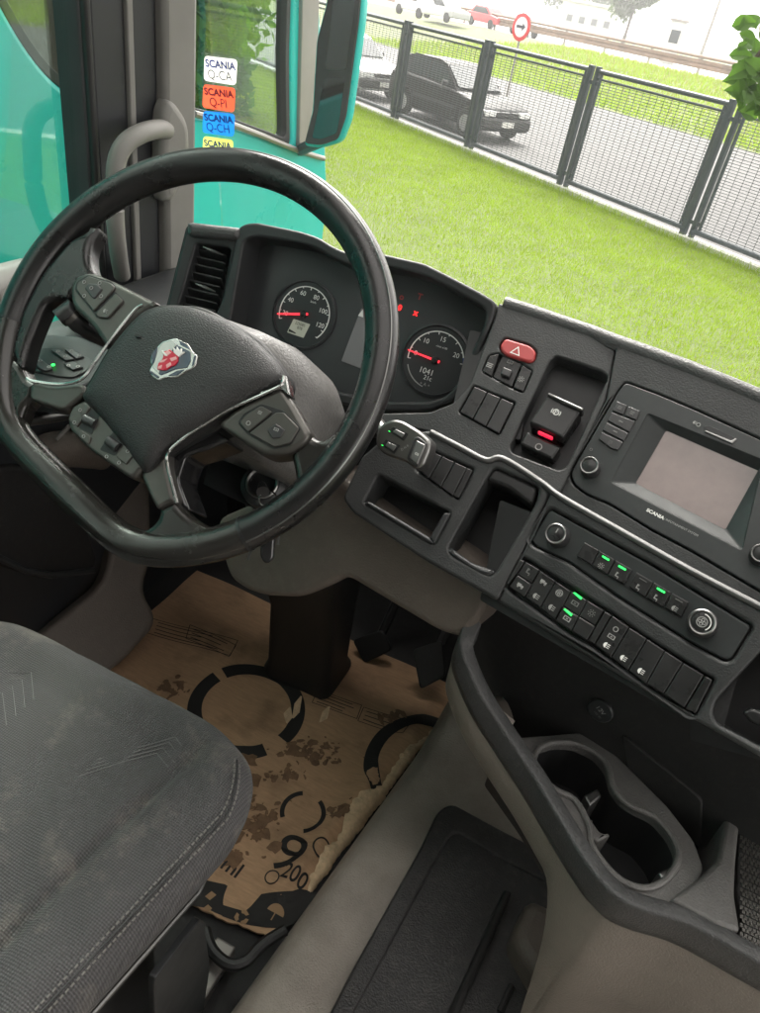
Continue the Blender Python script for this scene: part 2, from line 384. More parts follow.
# ================================================================== outside
GZ = -1.25                                   # ground below the cab floor
mat('asphalt', (0.043, 0.042, 0.043), 0.75, bump=0.6, bscale=60, var=0.38, vscale=1.1)
mat('concrete', (0.42, 0.42, 0.4), 0.85, bump=0.4, bscale=40, var=0.12, vscale=1.5)
mat('lawn_soil', (0.07, 0.10, 0.014), 0.9, bump=0.8, bscale=30, var=0.3, vscale=1.2)
mat('verge_soil', (0.09, 0.115, 0.03), 0.9, bump=0.8, bscale=14, var=0.45, vscale=0.35)
mat('fence_paint', (0.022, 0.035, 0.042), 0.45, var=0.2, vscale=6)
mat('galvanised', (0.25, 0.235, 0.22), 0.5, metal=0.6, var=0.2, vscale=2)
mat('rust_rail', (0.17, 0.11, 0.075), 0.7, var=0.3, vscale=1.5)
mat('car_black', (0.008, 0.008, 0.009), 0.45, spec=0.22, coat=0.0, var=0.05, vscale=3)
mat('car_white', (0.6, 0.6, 0.6), 0.25, coat=0.7)
mat('car_silver', (0.36, 0.37, 0.38), 0.3, coat=0.7)
mat('car_glass', (0.035, 0.042, 0.045), 0.05, coat=0.5)
mat('tyre', (0.012, 0.012, 0.012), 0.8); mat('alloy', (0.45, 0.45, 0.46), 0.3, metal=0.9)
mat('lamp_glass', (0.75, 0.76, 0.74), 0.1, coat=0.8); mat('plate_white', (0.6, 0.6, 0.56), 0.5)
mat('black_plastic', (0.016, 0.016, 0.017), 0.5); mat('sign_red', (0.6, 0.025, 0.03), 0.4); mat('sign_white', (0.75, 0.75, 0.74), 0.4)
mat('trailer_red', (0.45, 0.05, 0.06), 0.5); mat('house_white', (0.62, 0.61, 0.58), 0.8, var=0.05, vscale=0.3); mat('roof_tile', (0.33, 0.13, 0.08), 0.8)
mat('brick_wall', (0.10, 0.06, 0.052), 0.9, bump=0.5, bscale=8, var=0.2, vscale=0.6); mat('bark', (0.06, 0.045, 0.03), 0.9, bump=0.8, bscale=30)
mat('mirror_glass', (0.12, 0.125, 0.13), 0.05, metal=1.0); mat('amber', (0.7, 0.25, 0.03), 0.3)
def leafmat(name, c, v):
    m = mat(name, c, 0.6, var=v, vscale=1.6, spec=0.10); b = m.node_tree.nodes['Principled BSDF']
    b.inputs['Subsurface Weight'].default_value = 0.0
    nt = m.node_tree; t = nt.nodes.new('ShaderNodeBsdfTranslucent'); t.inputs['Color'].default_value = (c[0]*1.4, c[1]*1.5, c[2]*0.8, 1)
    mx = nt.nodes.new('ShaderNodeMixShader'); mx.inputs[0].default_value = 0.4
    nt.links.new(b.outputs[0], mx.inputs[1]); nt.links.new(t.outputs[0], mx.inputs[2]); nt.links.new(mx.outputs[0], nt.nodes['Material Output'].inputs['Surface'])
    return m
leafmat('grass_blade', (0.185, 0.27, 0.004), 0.42); leafmat('leaf_near', (0.06, 0.125, 0.02), 0.35); leafmat('grass_dry', (0.20, 0.19, 0.05), 0.3)
leafmat('leaf', (0.085, 0.18, 0.03), 0.3); leafmat('leaf_far', (0.06, 0.10, 0.035), 0.4)

FA = np.array([-8.59, 19.03]); FD = np.array([0.837, -0.547]); FD /= np.linalg.norm(FD); FN = np.array([-FD[1], FD[0]])
def fxy(s, t): p = FA+FD*s+FN*t; return p[0], p[1]
def fz(t):                                    # the bank that carries the road
    k = min(max((t-15.0)/17.0, 0), 1); return GZ+(k*k*(3-2*k))*1.15
def sheet(name, ss, ts, zf, m, dz=0.0):
    rows = [[(*fxy(s, t), zf(t)+dz) for s in ss] for t in ts]; V, F = grid_geo(rows)
    o = mk(name, V, F, m, sharp=60); o['kind'] = 'structure'; return o
sheet('ground', np.linspace(-600, 600, 13), np.linspace(-300, 900, 15), lambda t: GZ-0.03, 'asphalt')
sheet('car_park', np.linspace(-60, 60, 25), np.linspace(-0.1, 16, 9), lambda t: GZ, 'asphalt', 0.0)
sheet('lawn', np.linspace(-25, 30, 30), np.linspace(-18, -0.12, 20), lambda t: GZ, 'lawn_soil', 0.008)
sheet('grass_bank', np.linspace(-90, 90, 40), np.linspace(14.6, 33, 20), fz, 'verge_soil', 0.012)
sheet('road', np.linspace(-400, 400, 40), np.linspace(33.05, 52, 5), fz, 'concrete', 0.0)
sheet('far_field', np.linspace(-560, 560, 20), np.linspace(52.05, 800, 12), lambda t: fz(t)-0.06, 'verge_soil', 0.0)
kb = MB(); kb.add(*box_geo(-26, 30, -0.16, 0.10, GZ-0.1, GZ+0.09, Plane((FA[0], FA[1], 0), (FD[0], FD[1], 0), (FN[0], FN[1], 0))))
tag(kb.build('kerb', 'concrete', smooth=False), kind='structure')

def blades(name, n, sf, tf, zf, h0, h1, w, m, parent=None):
    s = sf(n); t = tf(n); P = FA+s[:, None]*FD+t[:, None]*FN
    z = np.array([zf(a) for a in t]); h = rng.uniform(h0, h1, n); a = rng.uniform(0, 2*pi, n); le = rng.normal(0, 0.35, (n, 2))*h[:, None]
    V = np.zeros((n, 3, 3)); dx = np.cos(a)*w/2; dy = np.sin(a)*w/2
    V[:, 0] = np.c_[P[:, 0]-dx, P[:, 1]-dy, z]; V[:, 1] = np.c_[P[:, 0]+dx, P[:, 1]+dy, z]; V[:, 2] = np.c_[P+le, z+h]
    me = bpy.data.meshes.new(name); me.vertices.add(3*n); me.vertices.foreach_set('co', V.ravel())
    me.loops.add(3*n); me.loops.foreach_set('vertex_index', np.arange(3*n)); me.polygons.add(n)
    me.polygons.foreach_set('loop_start', np.arange(0, 3*n, 3)); me.update(calc_edges=True); me.materials.append(M[m])
    return link(bpy.data.objects.new(name, me), parent)
def near(n): return -0.15-np.abs(rng.normal(0, 1, n))**1.0*4.2
o = blades('lawn_grass', 340000, lambda n: rng.uniform(-6, 20, n), near, lambda t: GZ, 0.025, 0.07, 0.0095, 'grass_blade')
tag(o, 'short bright green mown lawn between the truck and the fence', 'grass', kind='stuff')
o = blades('dry_grass', 22000, lambda n: rng.uniform(-6, 20, n), near, lambda t: GZ, 0.025, 0.06, 0.0095, 'grass_dry')
tag(o, 'scattered yellowed blades in the mown lawn', 'grass', kind='stuff')
o = blades('bank_grass', 60000, lambda n: rng.uniform(-25, 45, n), lambda n: rng.uniform(14.7, 32.8, n), fz, 0.08, 0.32, 0.05, 'grass_blade')
tag(o, 'rough grass on the bank below the road guardrail', 'grass', kind='stuff')
o = blades('bank_dry_grass', 22000, lambda n: rng.uniform(-25, 45, n), lambda n: 14.7+18*rng.random(n)**0.6, fz, 0.08, 0.3, 0.05, 'grass_dry')
tag(o, 'yellow dry grass near the top of the road bank', 'grass', kind='stuff')

o = blades('edge_grass', 9000, lambda n: rng.uniform(-6, 20, n), lambda n: -0.17-np.abs(rng.normal(0, 0.10, n)), lambda t: GZ, 0.05, 0.19, 0.010, 'grass_blade')
tag(o, 'longer uncut grass along the foot of the mesh fence', 'grass', kind='stuff')
# ---- fence
fence = root('mesh_fence', 'dark steel fence of framed wire mesh bays between lawn and car park', 'fence', (FA[0], FA[1], GZ))
fpl = Plane((FA[0], FA[1], GZ+0.09), (FD[0], FD[1], 0), (0, 0, 1))        # e along, u up, n towards the truck
POST_S = [-13.3, -10.4, -7.5, -4.55, -1.6, 1.35, 4.28, 7.2, 10.15, 13.1, 16.0]
for k, s in enumerate(POST_S):
    for dx, w in ((-0.085, 0.10), (0.085, 0.075)):
        mb = MB(); mb.add(*plate_geo(fpl, rp([(s+dx-w/2, -0.1), (s+dx+w/2, -0.1), (s+dx+w/2, 1.97), (s+dx-w/2, 1.97)], 0.008), (), -0.04, 0.04, 0.006, 2, True))
        mb.build('post', 'fence_paint', fence)
    for z in (0.22, 1.72): mk('clamp', *box_geo(s-0.2, s+0.2, z-0.03, z+0.03, -0.02, 0.02, fpl), 'fence_paint', fence, smooth=False)
for a, b in zip(POST_S, POST_S[1:]):
    x0, x1 = a+0.19, b-0.19
    for nm, z, r in (('top_rail', 1.9, 0.04), ('top_rail', 1.79, 0.02), ('bottom_rail', 0.10, 0.045)):
        tube(nm, [fpl.P(x0-0.12, z, 0), fpl.P(x1+0.12, z, 0)], r, 'fence_paint', fence, n=10)
    for x in (x0, x1): tube('bay_upright', [fpl.P(x, 0.1, 0), fpl.P(x, 1.9, 0)], 0.028, 'fence_paint', fence, n=10)
    mb = MB()
    for z in np.arange(0.16, 1.78, 0.042): mb.add(*box_geo(x0, x1, z-0.0042, z+0.0042, -0.003, 0.003, fpl))
    for x in np.arange(x0+0.1, x1, 0.15): mb.add(*box_geo(x-0.003, x+0.003, 0.12, 1.8, -0.003, 0.003, fpl))
    mb.build('wire_mesh', 'fence_paint', fence, smooth=False)['kind'] = 'stuff'

# ---- cars
def make_car(label, paint, pos, heading, lettering=None, group='cars in the car park'):
    pl0 = Plane((pos[0], pos[1], GZ), (cos(heading), sin(heading), 0), (0, 0, 1))   # e forward; n = right side of the car
    car = root('parked_car', label, 'car', (pos[0], pos[1], GZ), group)
    W = 0.80
    side = [(-1.86, 0.42), (-1.9, 0.62), (-1.84, 0.92), (-1.5, 0.97), (0.62, 0.90), (1.35, 0.80), (1.74, 0.70), (1.86, 0.56), (1.88, 0.34), (1.6, 0.22), (1.55, 0.22)]
    def arch(cx): return [(cx+0.33*cos(a), 0.30+0.33*sin(a)) for a in np.linspace(-0.25, pi+0.25, 14)]
    side = [(-1.86, 0.30), (-1.9, 0.62), (-1.84, 0.92), (-1.5, 0.97), (0.62, 0.90), (1.35, 0.80), (1.74, 0.69), (1.86, 0.56), (1.88, 0.30), (1.8, 0.22)]+arch(1.28)[0:]+[(0.7, 0.2), (-0.7, 0.2)]+arch(-1.2)+[(-1.75, 0.22)]
    V, F = plate_geo(pl0, rp(side, 0.05, 2), (), -W, W, 0.09, 4, True)
    mk('body', V, F, paint, car, sharp=40)
    # greenhouse: a lofted cabin with sloping screens and tumblehome
    def cabin(k, ex):
        return [pl0.P(x+(ex if x > 0 else -ex*0.4), z, sgn*(0.74-0.10*min(1, (z-0.9)/0.45)+ex*0.4)) for x, z, sgn in k]
    prof = [(-1.78, 0.93), (-1.50, 1.28), (-1.15, 1.38), (-0.2, 1.40), (0.12, 1.33), (0.78, 0.88)]
    rows = [[pl0.P(x, z, sg*(0.76-0.15*max(0, (z-0.9)/0.45))) for sg in (-1, -0.94, 0.94, 1)] for x, z in prof]
    mb = MB(); V, F = grid_geo(rows); mb.add(V, F)
    for sg in (0, 3): mb.add([rows[i][sg] for i in range(6)], [tuple(range(6))])
    mb.build('roof', paint, car, sharp=50)
    def pane(name, pts, m='car_glass', d=0.006):
        mb = MB(); c = np.mean(pts, 0); nrm = np.cross(pts[1]-pts[0], pts[2]-pts[1]); nrm = nrm/np.linalg.norm(nrm)
        mid = pl0.P(-0.5, 0.9, 0); nrm = nrm if nrm@(c-mid) > 0 else -nrm
        n = len(pts); mb.add([p+nrm*d for p in pts]+[p-nrm*0.01 for p in pts], [tuple(range(n))]+[(i, (i+1) % n, n+(i+1) % n, n+i) for i in range(n)])
        return mb.build(name, m, car, smooth=False)
    def sidept(x, z, sg): return pl0.P(x, z, sg*(0.76-0.15*max(0, (z-0.9)/0.45)))
    for sg in (-1, 1):
        pane('side_window', [sidept(*q, sg) for q in ((-0.42, 0.97), (0.55, 0.95), (0.12, 1.27), (-0.40, 1.33))])
        pane('side_window', [sidept(*q, sg) for q in ((-1.25, 0.98), (-0.50, 0.97), (-0.48, 1.33), (-1.12, 1.32))])
        tube('mirror', [pl0.P(0.42, 0.97, sg*0.78), pl0.P(0.36, 0.98, sg*0.9)], [0.05, 0.075], 'black_plastic', car, n=10)
        plate('rub_strip', pl0.at(0, 0, sg*(W+0.001)) if sg > 0 else Plane(pl0.P(0, 0, -W-0.001), -pl0.e, pl0.u), rp([(-0.8*1, 0.5), (0.85, 0.5), (0.85, 0.56), (-0.8, 0.56)], 0.01), 'black_plastic', car, z0=-0.01, z1=0.012, bev=0.003)
    pane('windscreen', [pl0.P(0.74, 0.93, -0.68), pl0.P(0.74, 0.93, 0.68), pl0.P(0.16, 1.31, 0.60), pl0.P(0.16, 1.31, -0.60)], d=0.02)
    pane('rear_window', [pl0.P(-1.74, 0.98, -0.66), pl0.P(-1.74, 0.98, 0.66), pl0.P(-1.52, 1.25, 0.58), pl0.P(-1.52, 1.25, -0.58)], d=0.02)
    for x in (1.28, -1.2):
        for sg in (-1, 1):
            wp = Plane(pl0.P(x, 0.29, sg*0.70), pl0.e*sg, pl0.u)
            w = lathe('wheel', wp, [(0.17, -0.07), (0.27, -0.08), (0.29, -0.06), (0.29, 0.07), (0.27, 0.09), (0.18, 0.09)], 'tyre', car, n=28)
            lathe('rim', wp, [(0.19, 0.08), (0.18, 0.094), (0.06, 0.10), (0.0, 0.105)], 'alloy', w, n=20)
    fp = Plane(pl0.P(1.885, 0, 0), pl0.n*-1, pl0.u)          # front face, looking back at the car: e = to its left
    fp = Plane(pl0.P(1.87, 0, 0), np.cross(pl0.u, pl0.e), pl0.u)
    plate('front_bumper', fp, rp([(-0.8, 0.28), (0.8, 0.28), (0.8, 0.52), (-0.8, 0.52)], 0.05), 'black_plastic', car, z0=-0.25, z1=0.06, bev=0.05)
    plate('grille', fp, rp([(-0.36, 0.555), (0.36, 0.555), (0.36, 0.65), (-0.36, 0.65)], 0.02), 'black_plastic', car, z0=-0.1, z1=0.012, bev=0.004)
    for sg in (-1, 1):
        plate('headlight', fp, rp([(sg*0.40, 0.55), (sg*0.74, 0.55), (sg*0.72, 0.67), (sg*0.40, 0.66)], 0.025), 'lamp_glass', car, z0=-0.14, z1=0.014, bev=0.01)
    pn = plate('number_plate', fp, rp([(-0.2, 0.34), (0.2, 0.34), (0.2, 0.46), (-0.2, 0.46)], 0.01), 'plate_white', car, z0=0.0, z1=0.072, bev=0.002)
    return car
h = atan2(-0.50, 0.87)
make_car('small black hatchback parked behind the mesh fence', 'car_black', (-6.55, 20.0), h)
p = on_z(352, 96, GZ); make_car('white car behind the mirror of the teal truck, left of the black hatchback', 'car_white', (p[0]-0.9, p[1]+1.4), h)

# ---- round sign on a pole by the bank
d = ray(521, 27); P0 = CAM+d*29.0
sg = root('road_sign', 'round white traffic sign with red ring on a grey pole by the bank', 'traffic sign', (P0[0], P0[1], GZ))
spl = Plane(P0, (0.88, -0.47, 0), (0, 0, 1))
tube('pole', [(P0[0]+0.03, P0[1]+0.05, GZ), (P0[0]+0.03, P0[1]+0.05, P0[2]+0.2)], 0.035, 'galvanised', sg, n=10)
plate('ring', spl, circle(0.39), 'sign_red', sg, z0=-0.02, z1=0.0, bev=0.003)
plate('face', spl, circle(0.28), 'sign_white', sg, z0=-0.004, z1=0.004, bev=0.001)
plate('arrow', spl, [(-0.2, -0.03), (0.06, -0.03), (0.06, -0.10), (0.2, 0.02), (0.06, 0.12), (0.06, 0.05), (-0.2, 0.05)], 'ink_grey', sg, z0=0.002, z1=0.007, bev=0)
# ---- guardrail along the road
gr = root('guardrail', 'long rusty steel guardrail along the road on the bank', 'guardrail', (*fxy(0, 34), fz(34)))
gp = Plane((*fxy(0, 34), fz(34)), (FD[0], FD[1], 0), (0, 0, 1))
S = np.linspace(-90, 90, 60)
rows = [[gp.P(s, z, dd) for s in S] for z, dd in ((0.38, 0), (0.45, 0.07), (0.54, 0.07), (0.62, 0.0), (0.70, 0.07), (0.79, 0.07), (0.86, 0.0))]
loft('beam', rows, 'rust_rail', gr)
tube('beam', [gp.P(s, 1.0, 0) for s in S[::10]], 0.085, 'rust_rail', gr, n=8)
for s in np.arange(-40, 60, 4.0):
    mb = MB(); mb.add(*box_geo(s-0.07, s+0.07, -0.1, 1.02, -0.14, -0.01, gp)); mb.build('post', 'galvanised', gr, smooth=False)

# ---- beyond the road
def far(name, label, cat, px0, px1, ytop, ybot, dist, m, depth=6.0, group=None):
    a = CAM+ray(px0, ybot)*dist; b = CAM+ray(px1, ybot)*dist
    z1 = (CAM+ray((px0+px1)/2, ytop)*dist)[2]; zb = fz(100)
    e = np.array([b[0]-a[0], b[1]-a[1], 0]); w = np.linalg.norm(e); e /= w
    pl = Plane((a[0], a[1], zb), e, (0, 0, 1))
    r = root(name, label, cat, (a[0], a[1], zb), group)
    return r, pl, w, z1-zb
for k, (a, b) in enumerate(((396, 420), (425, 448), (512, 542), (458, 506))):
    pp = CAM+ray((a+b)/2, 14)*(62+3*k)
    r2 = root('car_on_road', ['small pale car farthest left on the far road', 'silver car just left of the red car on the far road', 'pale car on the far road just right of the red car', 'long red car on the far road behind the guardrail'][k], 'car', (pp[0], pp[1], fz(60)), 'cars on the far road')
    q = Plane((pp[0], pp[1], fz(60)), (FD[0], FD[1], 0), (0, 0, 1))
    mk('body', *plate_geo(q, rp([(-2.0, 0.35), (2.0, 0.35), (2.0, 0.8), (1.2, 0.92), (-1.9, 0.95)], 0.1), (), -1.6, 0, 0.08, 3, True), ('car_white', 'car_silver', 'car_white', 'trailer_red')[k], r2)
    mk('cabin', *plate_geo(q, rp([(-1.7, 0.9), (1.0, 0.9), (0.3, 1.42), (-1.2, 1.42)], 0.08), (), -1.5, -0.1, 0.06, 3, True), ('car_white', 'car_silver', 'car_white', 'trailer_red')[k], r2)
    mk('side_window', *plate_geo(q, rp([(-1.4, 0.95), (0.75, 0.95), (0.22, 1.33), (-1.1, 1.33)], 0.05), (), -0.2, -0.09, 0.01, 1), 'car_glass', r2)
    for x in (-1.25, 1.25): lathe('wheel', q.at(x, 0.32, -0.05), [(0.15, -0.1), (0.31, -0.1), (0.31, 0.1), (0.2, 0.11)], 'tyre', r2, n=16)
r, pl, w, hh = far('white_building', 'low white industrial building across the road', 'building', 556, 612, 4, 30, 150, 'house_white')
mk('wall', *plate_geo(pl, [(0, 0), (w, 0), (w, hh), (0, hh)], (), -10, 0, 0.05, 1, True), 'house_white', r)
mk('roof', *plate_geo(pl, [(-0.4, hh), (w+0.4, hh), (w+0.4, hh+0.45), (-0.4, hh+0.45)], (), -10.4, 0.4, 0.05, 1, True), 'concrete', r)
for k in range(4):
    x = w*(0.12+0.23*k); o = mk('window', *plate_geo(pl, [(x, hh*0.35), (x+w*0.13, hh*0.35), (x+w*0.13, hh*0.62), (x, hh*0.62)], (), -0.1, 0.03, 0.01, 1), 'car_silver', r)
    mk('pane', *plate_geo(pl, [(x+0.15, hh*0.38), (x+w*0.13-0.15, hh*0.38), (x+w*0.13-0.15, hh*0.59), (x+0.15, hh*0.59)], (), 0.0, 0.05, 0.01, 1), 'car_glass', o)
r, pl, w, hh = far('kiosk', 'small grey cabin standing behind the guardrail posts', 'cabin', 664, 680, 20, 44, 70, 'concrete')
mk('wall', *plate_geo(pl, [(0, 0), (w, 0), (w, hh), (0, hh)], (), -1.6, 0, 0.03, 1, True), 'concrete', r)
mk('roof', *plate_geo(pl, [(-0.12, hh), (w+0.12, hh), (w+0.12, hh+0.15), (-0.12, hh+0.15)], (), -1.75, 0.12, 0.02, 1, True), 'galvanised', r)
mk('window', *plate_geo(pl, [(w*0.2, hh*0.5), (w*0.8, hh*0.5), (w*0.8, hh*0.8), (w*0.2, hh*0.8)], (), -0.1, 0.03, 0.01, 1), 'car_glass', r)
pp = CAM+ray(706, 40)*85
r = root('light_pole', 'tall thin lamp post far behind the guardrail', 'lamp post', (pp[0], pp[1], fz(100)))
tube('pole', [(pp[0], pp[1], fz(100)), (pp[0], pp[1], 9.5)], [0.16, 0.09], 'galvanised', r, n=8)
tube('arm', spline([(pp[0], pp[1], 9.4), (pp[0]-0.4, pp[1], 9.9), (pp[0]-1.4, pp[1], 10.1)]), 0.05, 'galvanised', r, n=8)
tube('lamp_head', [(pp[0]-1.3, pp[1], 10.1), (pp[0]-2.0, pp[1], 10.12)], 0.12, 'galvanised', r, n=8)

def leaf_cloud(n, c, rad, size, clumps=9, seed=1):
    g = np.random.default_rng(seed); cc = g.normal(0, 0.42, (clumps, 3)); cc /= np.maximum(1, np.linalg.norm(cc, axis=1)/0.75)[:, None]
    k = g.integers(0, clumps, n); v = g.normal(0, 1, (n, 3)); v /= np.linalg.norm(v, axis=1)[:, None]; v *= (g.random(n)**0.45)[:, None]*g.uniform(0.25, 0.5, clumps)[k][:, None]
    P = np.array(c)+(cc[k]+v)*np.array(rad)
    a = g.normal(0, 1, (n, 3)); a /= np.linalg.norm(a, axis=1)[:, None]; b = np.cross(a, g.normal(0, 1, (n, 3))); b /= np.linalg.norm(b, axis=1)[:, None]
    s = g.uniform(0.6, 1.2, n)[:, None]*size
    V = np.stack([P-a*s, P+b*s*0.45, P+a*s, P-b*s*0.45], 1).reshape(-1, 3)
    return V, [(4*i, 4*i+1, 4*i+2, 4*i+3) for i in range(n)]
def tree(label, base, h, rad, n, size, m='leaf_far', seed=1, group='trees', zc=0.66, zr=0.40):
    r = root('broadleaf_tree', label, 'tree', base, group); x, y, z = base
    mb = MB(); mb.add(*tube_geo([(x, y, z-0.2), (x+0.1, y, z+h*0.35), (x, y+0.1, z+h*0.8)], [h*0.028, h*0.02, h*0.006], n=8))
    g = random.Random(seed)
    for k in range(7):
        a = g.uniform(0, 2*pi); q = z+h*g.uniform(0.3, 0.6)
        mb.add(*tube_geo([(x, y, q), (x+rad*0.35*cos(a), y+rad*0.35*sin(a), q+h*0.12), (x+rad*0.7*cos(a), y+rad*0.7*sin(a), q+h*0.2)], [h*0.012, h*0.008, h*0.003], n=6))
    mb.build('trunk', 'bark', r)
    V, F = leaf_cloud(n, (x, y, z+h*zc), (rad, rad, h*zr), size, 16, seed); mk('crown', V, F, m, r, smooth=False)
    return r
for k, (x, dist, h, rad, lab) in enumerate(((628, 120, 11, 4.2, 'hazy broadleaf tree beside the white building'), (590, 160, 14, 5.5, 'hazy tall tree behind the white building'), (560, 170, 12, 6, 'hazy tree at the left end of the white building'))):
    pp = CAM+ray(x, 25)*dist; tree(lab, (pp[0], pp[1], fz(100)), h, rad, 5000, 0.45, 'leaf_far', 20+k, 'trees beyond the road')
for k, (x, y, h, rad, lab) in enumerate(((-10.6, 13.6, 8, 2.4, 'leafy tree seen through the teal truck window, nearest the sticker column'), (-9.2, 10.9, 7, 1.9, 'leafy tree beyond the teal truck, next to the brown building'), (-14.5, 18.0, 9, 3.2, 'leafy tree beyond the teal truck, farthest ahead'))):
    tree(lab, (x, y, GZ), h, rad, 12000, 0.16, 'leaf', 40+k, 'trees beyond the teal truck', 0.45, 0.62)
bb = root('brick_building', 'dark brown brick building beyond the teal truck', 'building', (-9.0, 3.5, GZ))
bpl = Plane((-9.0, -6, GZ), (0, 1, 0), (0, 0, 1))
mk('wall', *plate_geo(bpl, [(0, 0), (16.8, 0), (16.8, 7), (0, 7)], (), -6, 0, 0.03, 1, True), 'brick_wall', bb)
mk('roof', *plate_geo(bpl, [(-0.3, 7), (17.1, 7), (17.1, 7.4), (-0.3, 7.4)], (), -6.3, 0.3, 0.03, 1, True), 'roof_tile', bb)
for k in range(4): mk('window', *plate_geo(bpl, [(1+2.6*k, 4.6), (2.6+2.6*k, 4.6), (2.6+2.6*k, 6), (1+2.6*k, 6)], (), -0.1, 0.03, 0.01, 1), 'car_glass', bb)

# ---- leafy twig hanging in front of the fence at the right
tw = root('leafy_twig', 'green leafy twig hanging into view at the right edge before the fence', 'branch', CAM+ray(790, 60)*4.0)
def lp(x, y, d): return CAM+ray(x, y)*d
tube('twig', spline([lp(830, -40, 4.1), lp(790, 20, 4.05), lp(762, 50, 4.0), lp(745, 75, 4.0)]), 0.010, 'bark', tw, n=8)
LEAVES = [(738, 60, 120, 9), (726, 80, 190, 8), (752, 100, 280, 10), (764, 110, 310, 11), (746, 44, 130, 8), (758, 68, 60, 9), (742, 88, 60, 16), (735, 72, 200, 12), (757, 80, 300, 15), (752, 52, 100, 10), (765, 60, 20, 17), (742, 98, 250, 11), (730, 92, 170, 11), (770, 95, 330, 15), (760, 36, 80, 12), (775, 25, 40, 14), (778, 70, 0, 14), (748, 66, 140, 13)]
lr = random.Random(11)
LEAVES = [(q[0]+4, q[1], q[2], q[3]*0.55) for q in LEAVES]+[(lr.uniform(735, 800), lr.uniform(20, 125), lr.uniform(0, 360), lr.uniform(3.5, 7)) for _ in range(80)]
LEAVES = [q for q in LEAVES if (q[0]-765)**2/45**2+(q[1]-72)**2/58**2 < 1 or q[0] > 770]
for x, y, a, s in LEAVES:
    d = 4.0+random.uniform(-0.12, 0.12); c = lp(x, y, d); sz = s*d/FPX*1.35
    ax = CR*cos(radians(a))+CU*sin(radians(a))+CF*random.uniform(-0.5, 0.5); ax /= np.linalg.norm(ax)
    sd_ = np.cross(ax, CF+CR*random.uniform(-0.4, 0.4)); sd_ /= np.linalg.norm(sd_); nn = np.cross(ax, sd_)
    prof = [(-1, 0.05), (-0.7, 0.5), (-0.3, 0.72), (0.1, 0.66), (0.55, 0.4), (1, 0.03)]
    rows = [[c+ax*t*sz+sd_*w*k*sz+nn*(abs(k)*0.22-t*t*0.2)*sz for k in (-1, -0.5, 0, 0.5, 1)] for t, w in prof]
    loft('leaf', rows, 'leaf_near', tw)

# ---- the teal truck alongside
NX = -2.1
nt_ = root('teal_truck', 'teal truck cab standing alongside, its door window and mirror in view', 'truck', (NX-1.2, 2.2, GZ))
npl = Plane((NX, 0, 0), (0, 1, 0), (0, 0, 1))
yF = npl.px(327, 205)[0]
sill = [(-8, -14), (10, 20), (28, 50), (50, 78), (75, 98), (92, 106), (190, 116), (225, 124), (262, 137), (292, 148)]
win = npl.Q(sill)+[(npl.px(291, 60)[0], 1.0), (npl.px(292, 0)[0], 1.35), (npl.px(292, 0)[0]-0.05, 1.95), (npl.px(-8, -14)[0]-0.35, 1.95), (npl.px(-8, -14)[0]-0.25, 1.45)]
body = [(-1.2, -0.95), (yF-0.1, -0.95), (yF, -0.6), (yF, 0.25), (npl.px(318, 0)[0], 1.30), (npl.px(318, 0)[0]-0.22, 2.25), (-0.9, 2.35), (-1.2, 2.2)]
for nm, x in (('cab_side', NX), ('cab_side', NX-2.35)):
    plate(nm, Plane((x, 0, 0), (0, 1, 0), (0, 0, 1)), rp(body, 0.08), 'teal', nt_, holes=[rp(win, 0.05)], z0=-0.08, z1=0.0, bev=0.02, back=True)
plate('window_frame', npl, rp(win, 0.05), 'black_plastic', nt_, holes=[rp(inset(ccw(win), 0.035), 0.05)], z0=-0.07, z1=-0.012, bev=0.004)
plate('window', npl, rp(inset(ccw(win), 0.03), 0.05), 'side_glass', nt_, z0=-0.047, z1=-0.042, bev=0, back=True)
xa, xb = npl.px(69, 60)[0], npl.px(86, 60)[0]
plate('window_divider', npl, [(xa, 0.6), (xb, 0.6), (xb, 1.98), (xa, 1.98)], 'black_plastic', nt_, z0=-0.04, z1=-0.015, bev=0.004)
plate('front_pillar', npl, rp(npl.Q([(296, 146), (313, 135), (316, 0)])+[(npl.px(316, 0)[0]-0.2, 2.0), (npl.px(298, 0)[0]-0.2, 2.0)]+npl.Q([(299, 0)]), 0.01), 'galvanised', nt_, z0=-0.01, z1=0.02, bev=0.006)
tube('window_seal', [npl.P(*q, 0.012) for q in npl.Q([(192, 113), (225, 122), (262, 136), (296, 150), (322, 158)])], 0.014, 'galvanised', nt_, n=8)
mk('roof', *plate_geo(Plane((NX, 0, 2.25), (0, 1, 0), (-1, 0, 0)), rp([(-1.2, 0), (npl.px(318, 0)[0]-0.2, 0), (npl.px(318, 0)[0]-0.2, 2.35), (-1.2, 2.35)], 0.1), (), -0.06, 0.12, 0.05, 3, True), 'teal', nt_)
mk('front_panel', *plate_geo(Plane((NX-2.35, yF-0.04, 0), (1, 0, 0), (0, 0, 1)), rp([(0.02, -0.9), (2.33, -0.9), (2.33, 0.35), (0.02, 0.35)], 0.08), (), -0.02, 0.02, 0.01, 2, True), 'teal', nt_)
mk('floor', *box_geo(NX-2.3, NX-0.09, -1.1, yF-0.1, -0.55, -0.45), 'black_plastic', nt_, smooth=False)
for y in (0.1, yF-1.1):
    w = lathe('wheel', Plane((NX-0.14, y, GZ+0.5), (0, 1, 0), (0, 0, 1)), [(0.28, -0.2), (0.5, -0.2), (0.5, 0.12), (0.32, 0.13), (0.1, 0.1)], 'tyre', nt_, n=32)
    lathe('rim', Plane((NX-0.14, y, GZ+0.5), (0, 1, 0), (0, 0, 1)), [(0.29, 0.125), (0.25, 0.06), (0.12, 0.13), (0.0, 0.14)], 'alloy', w, n=24)
MY = 3.45
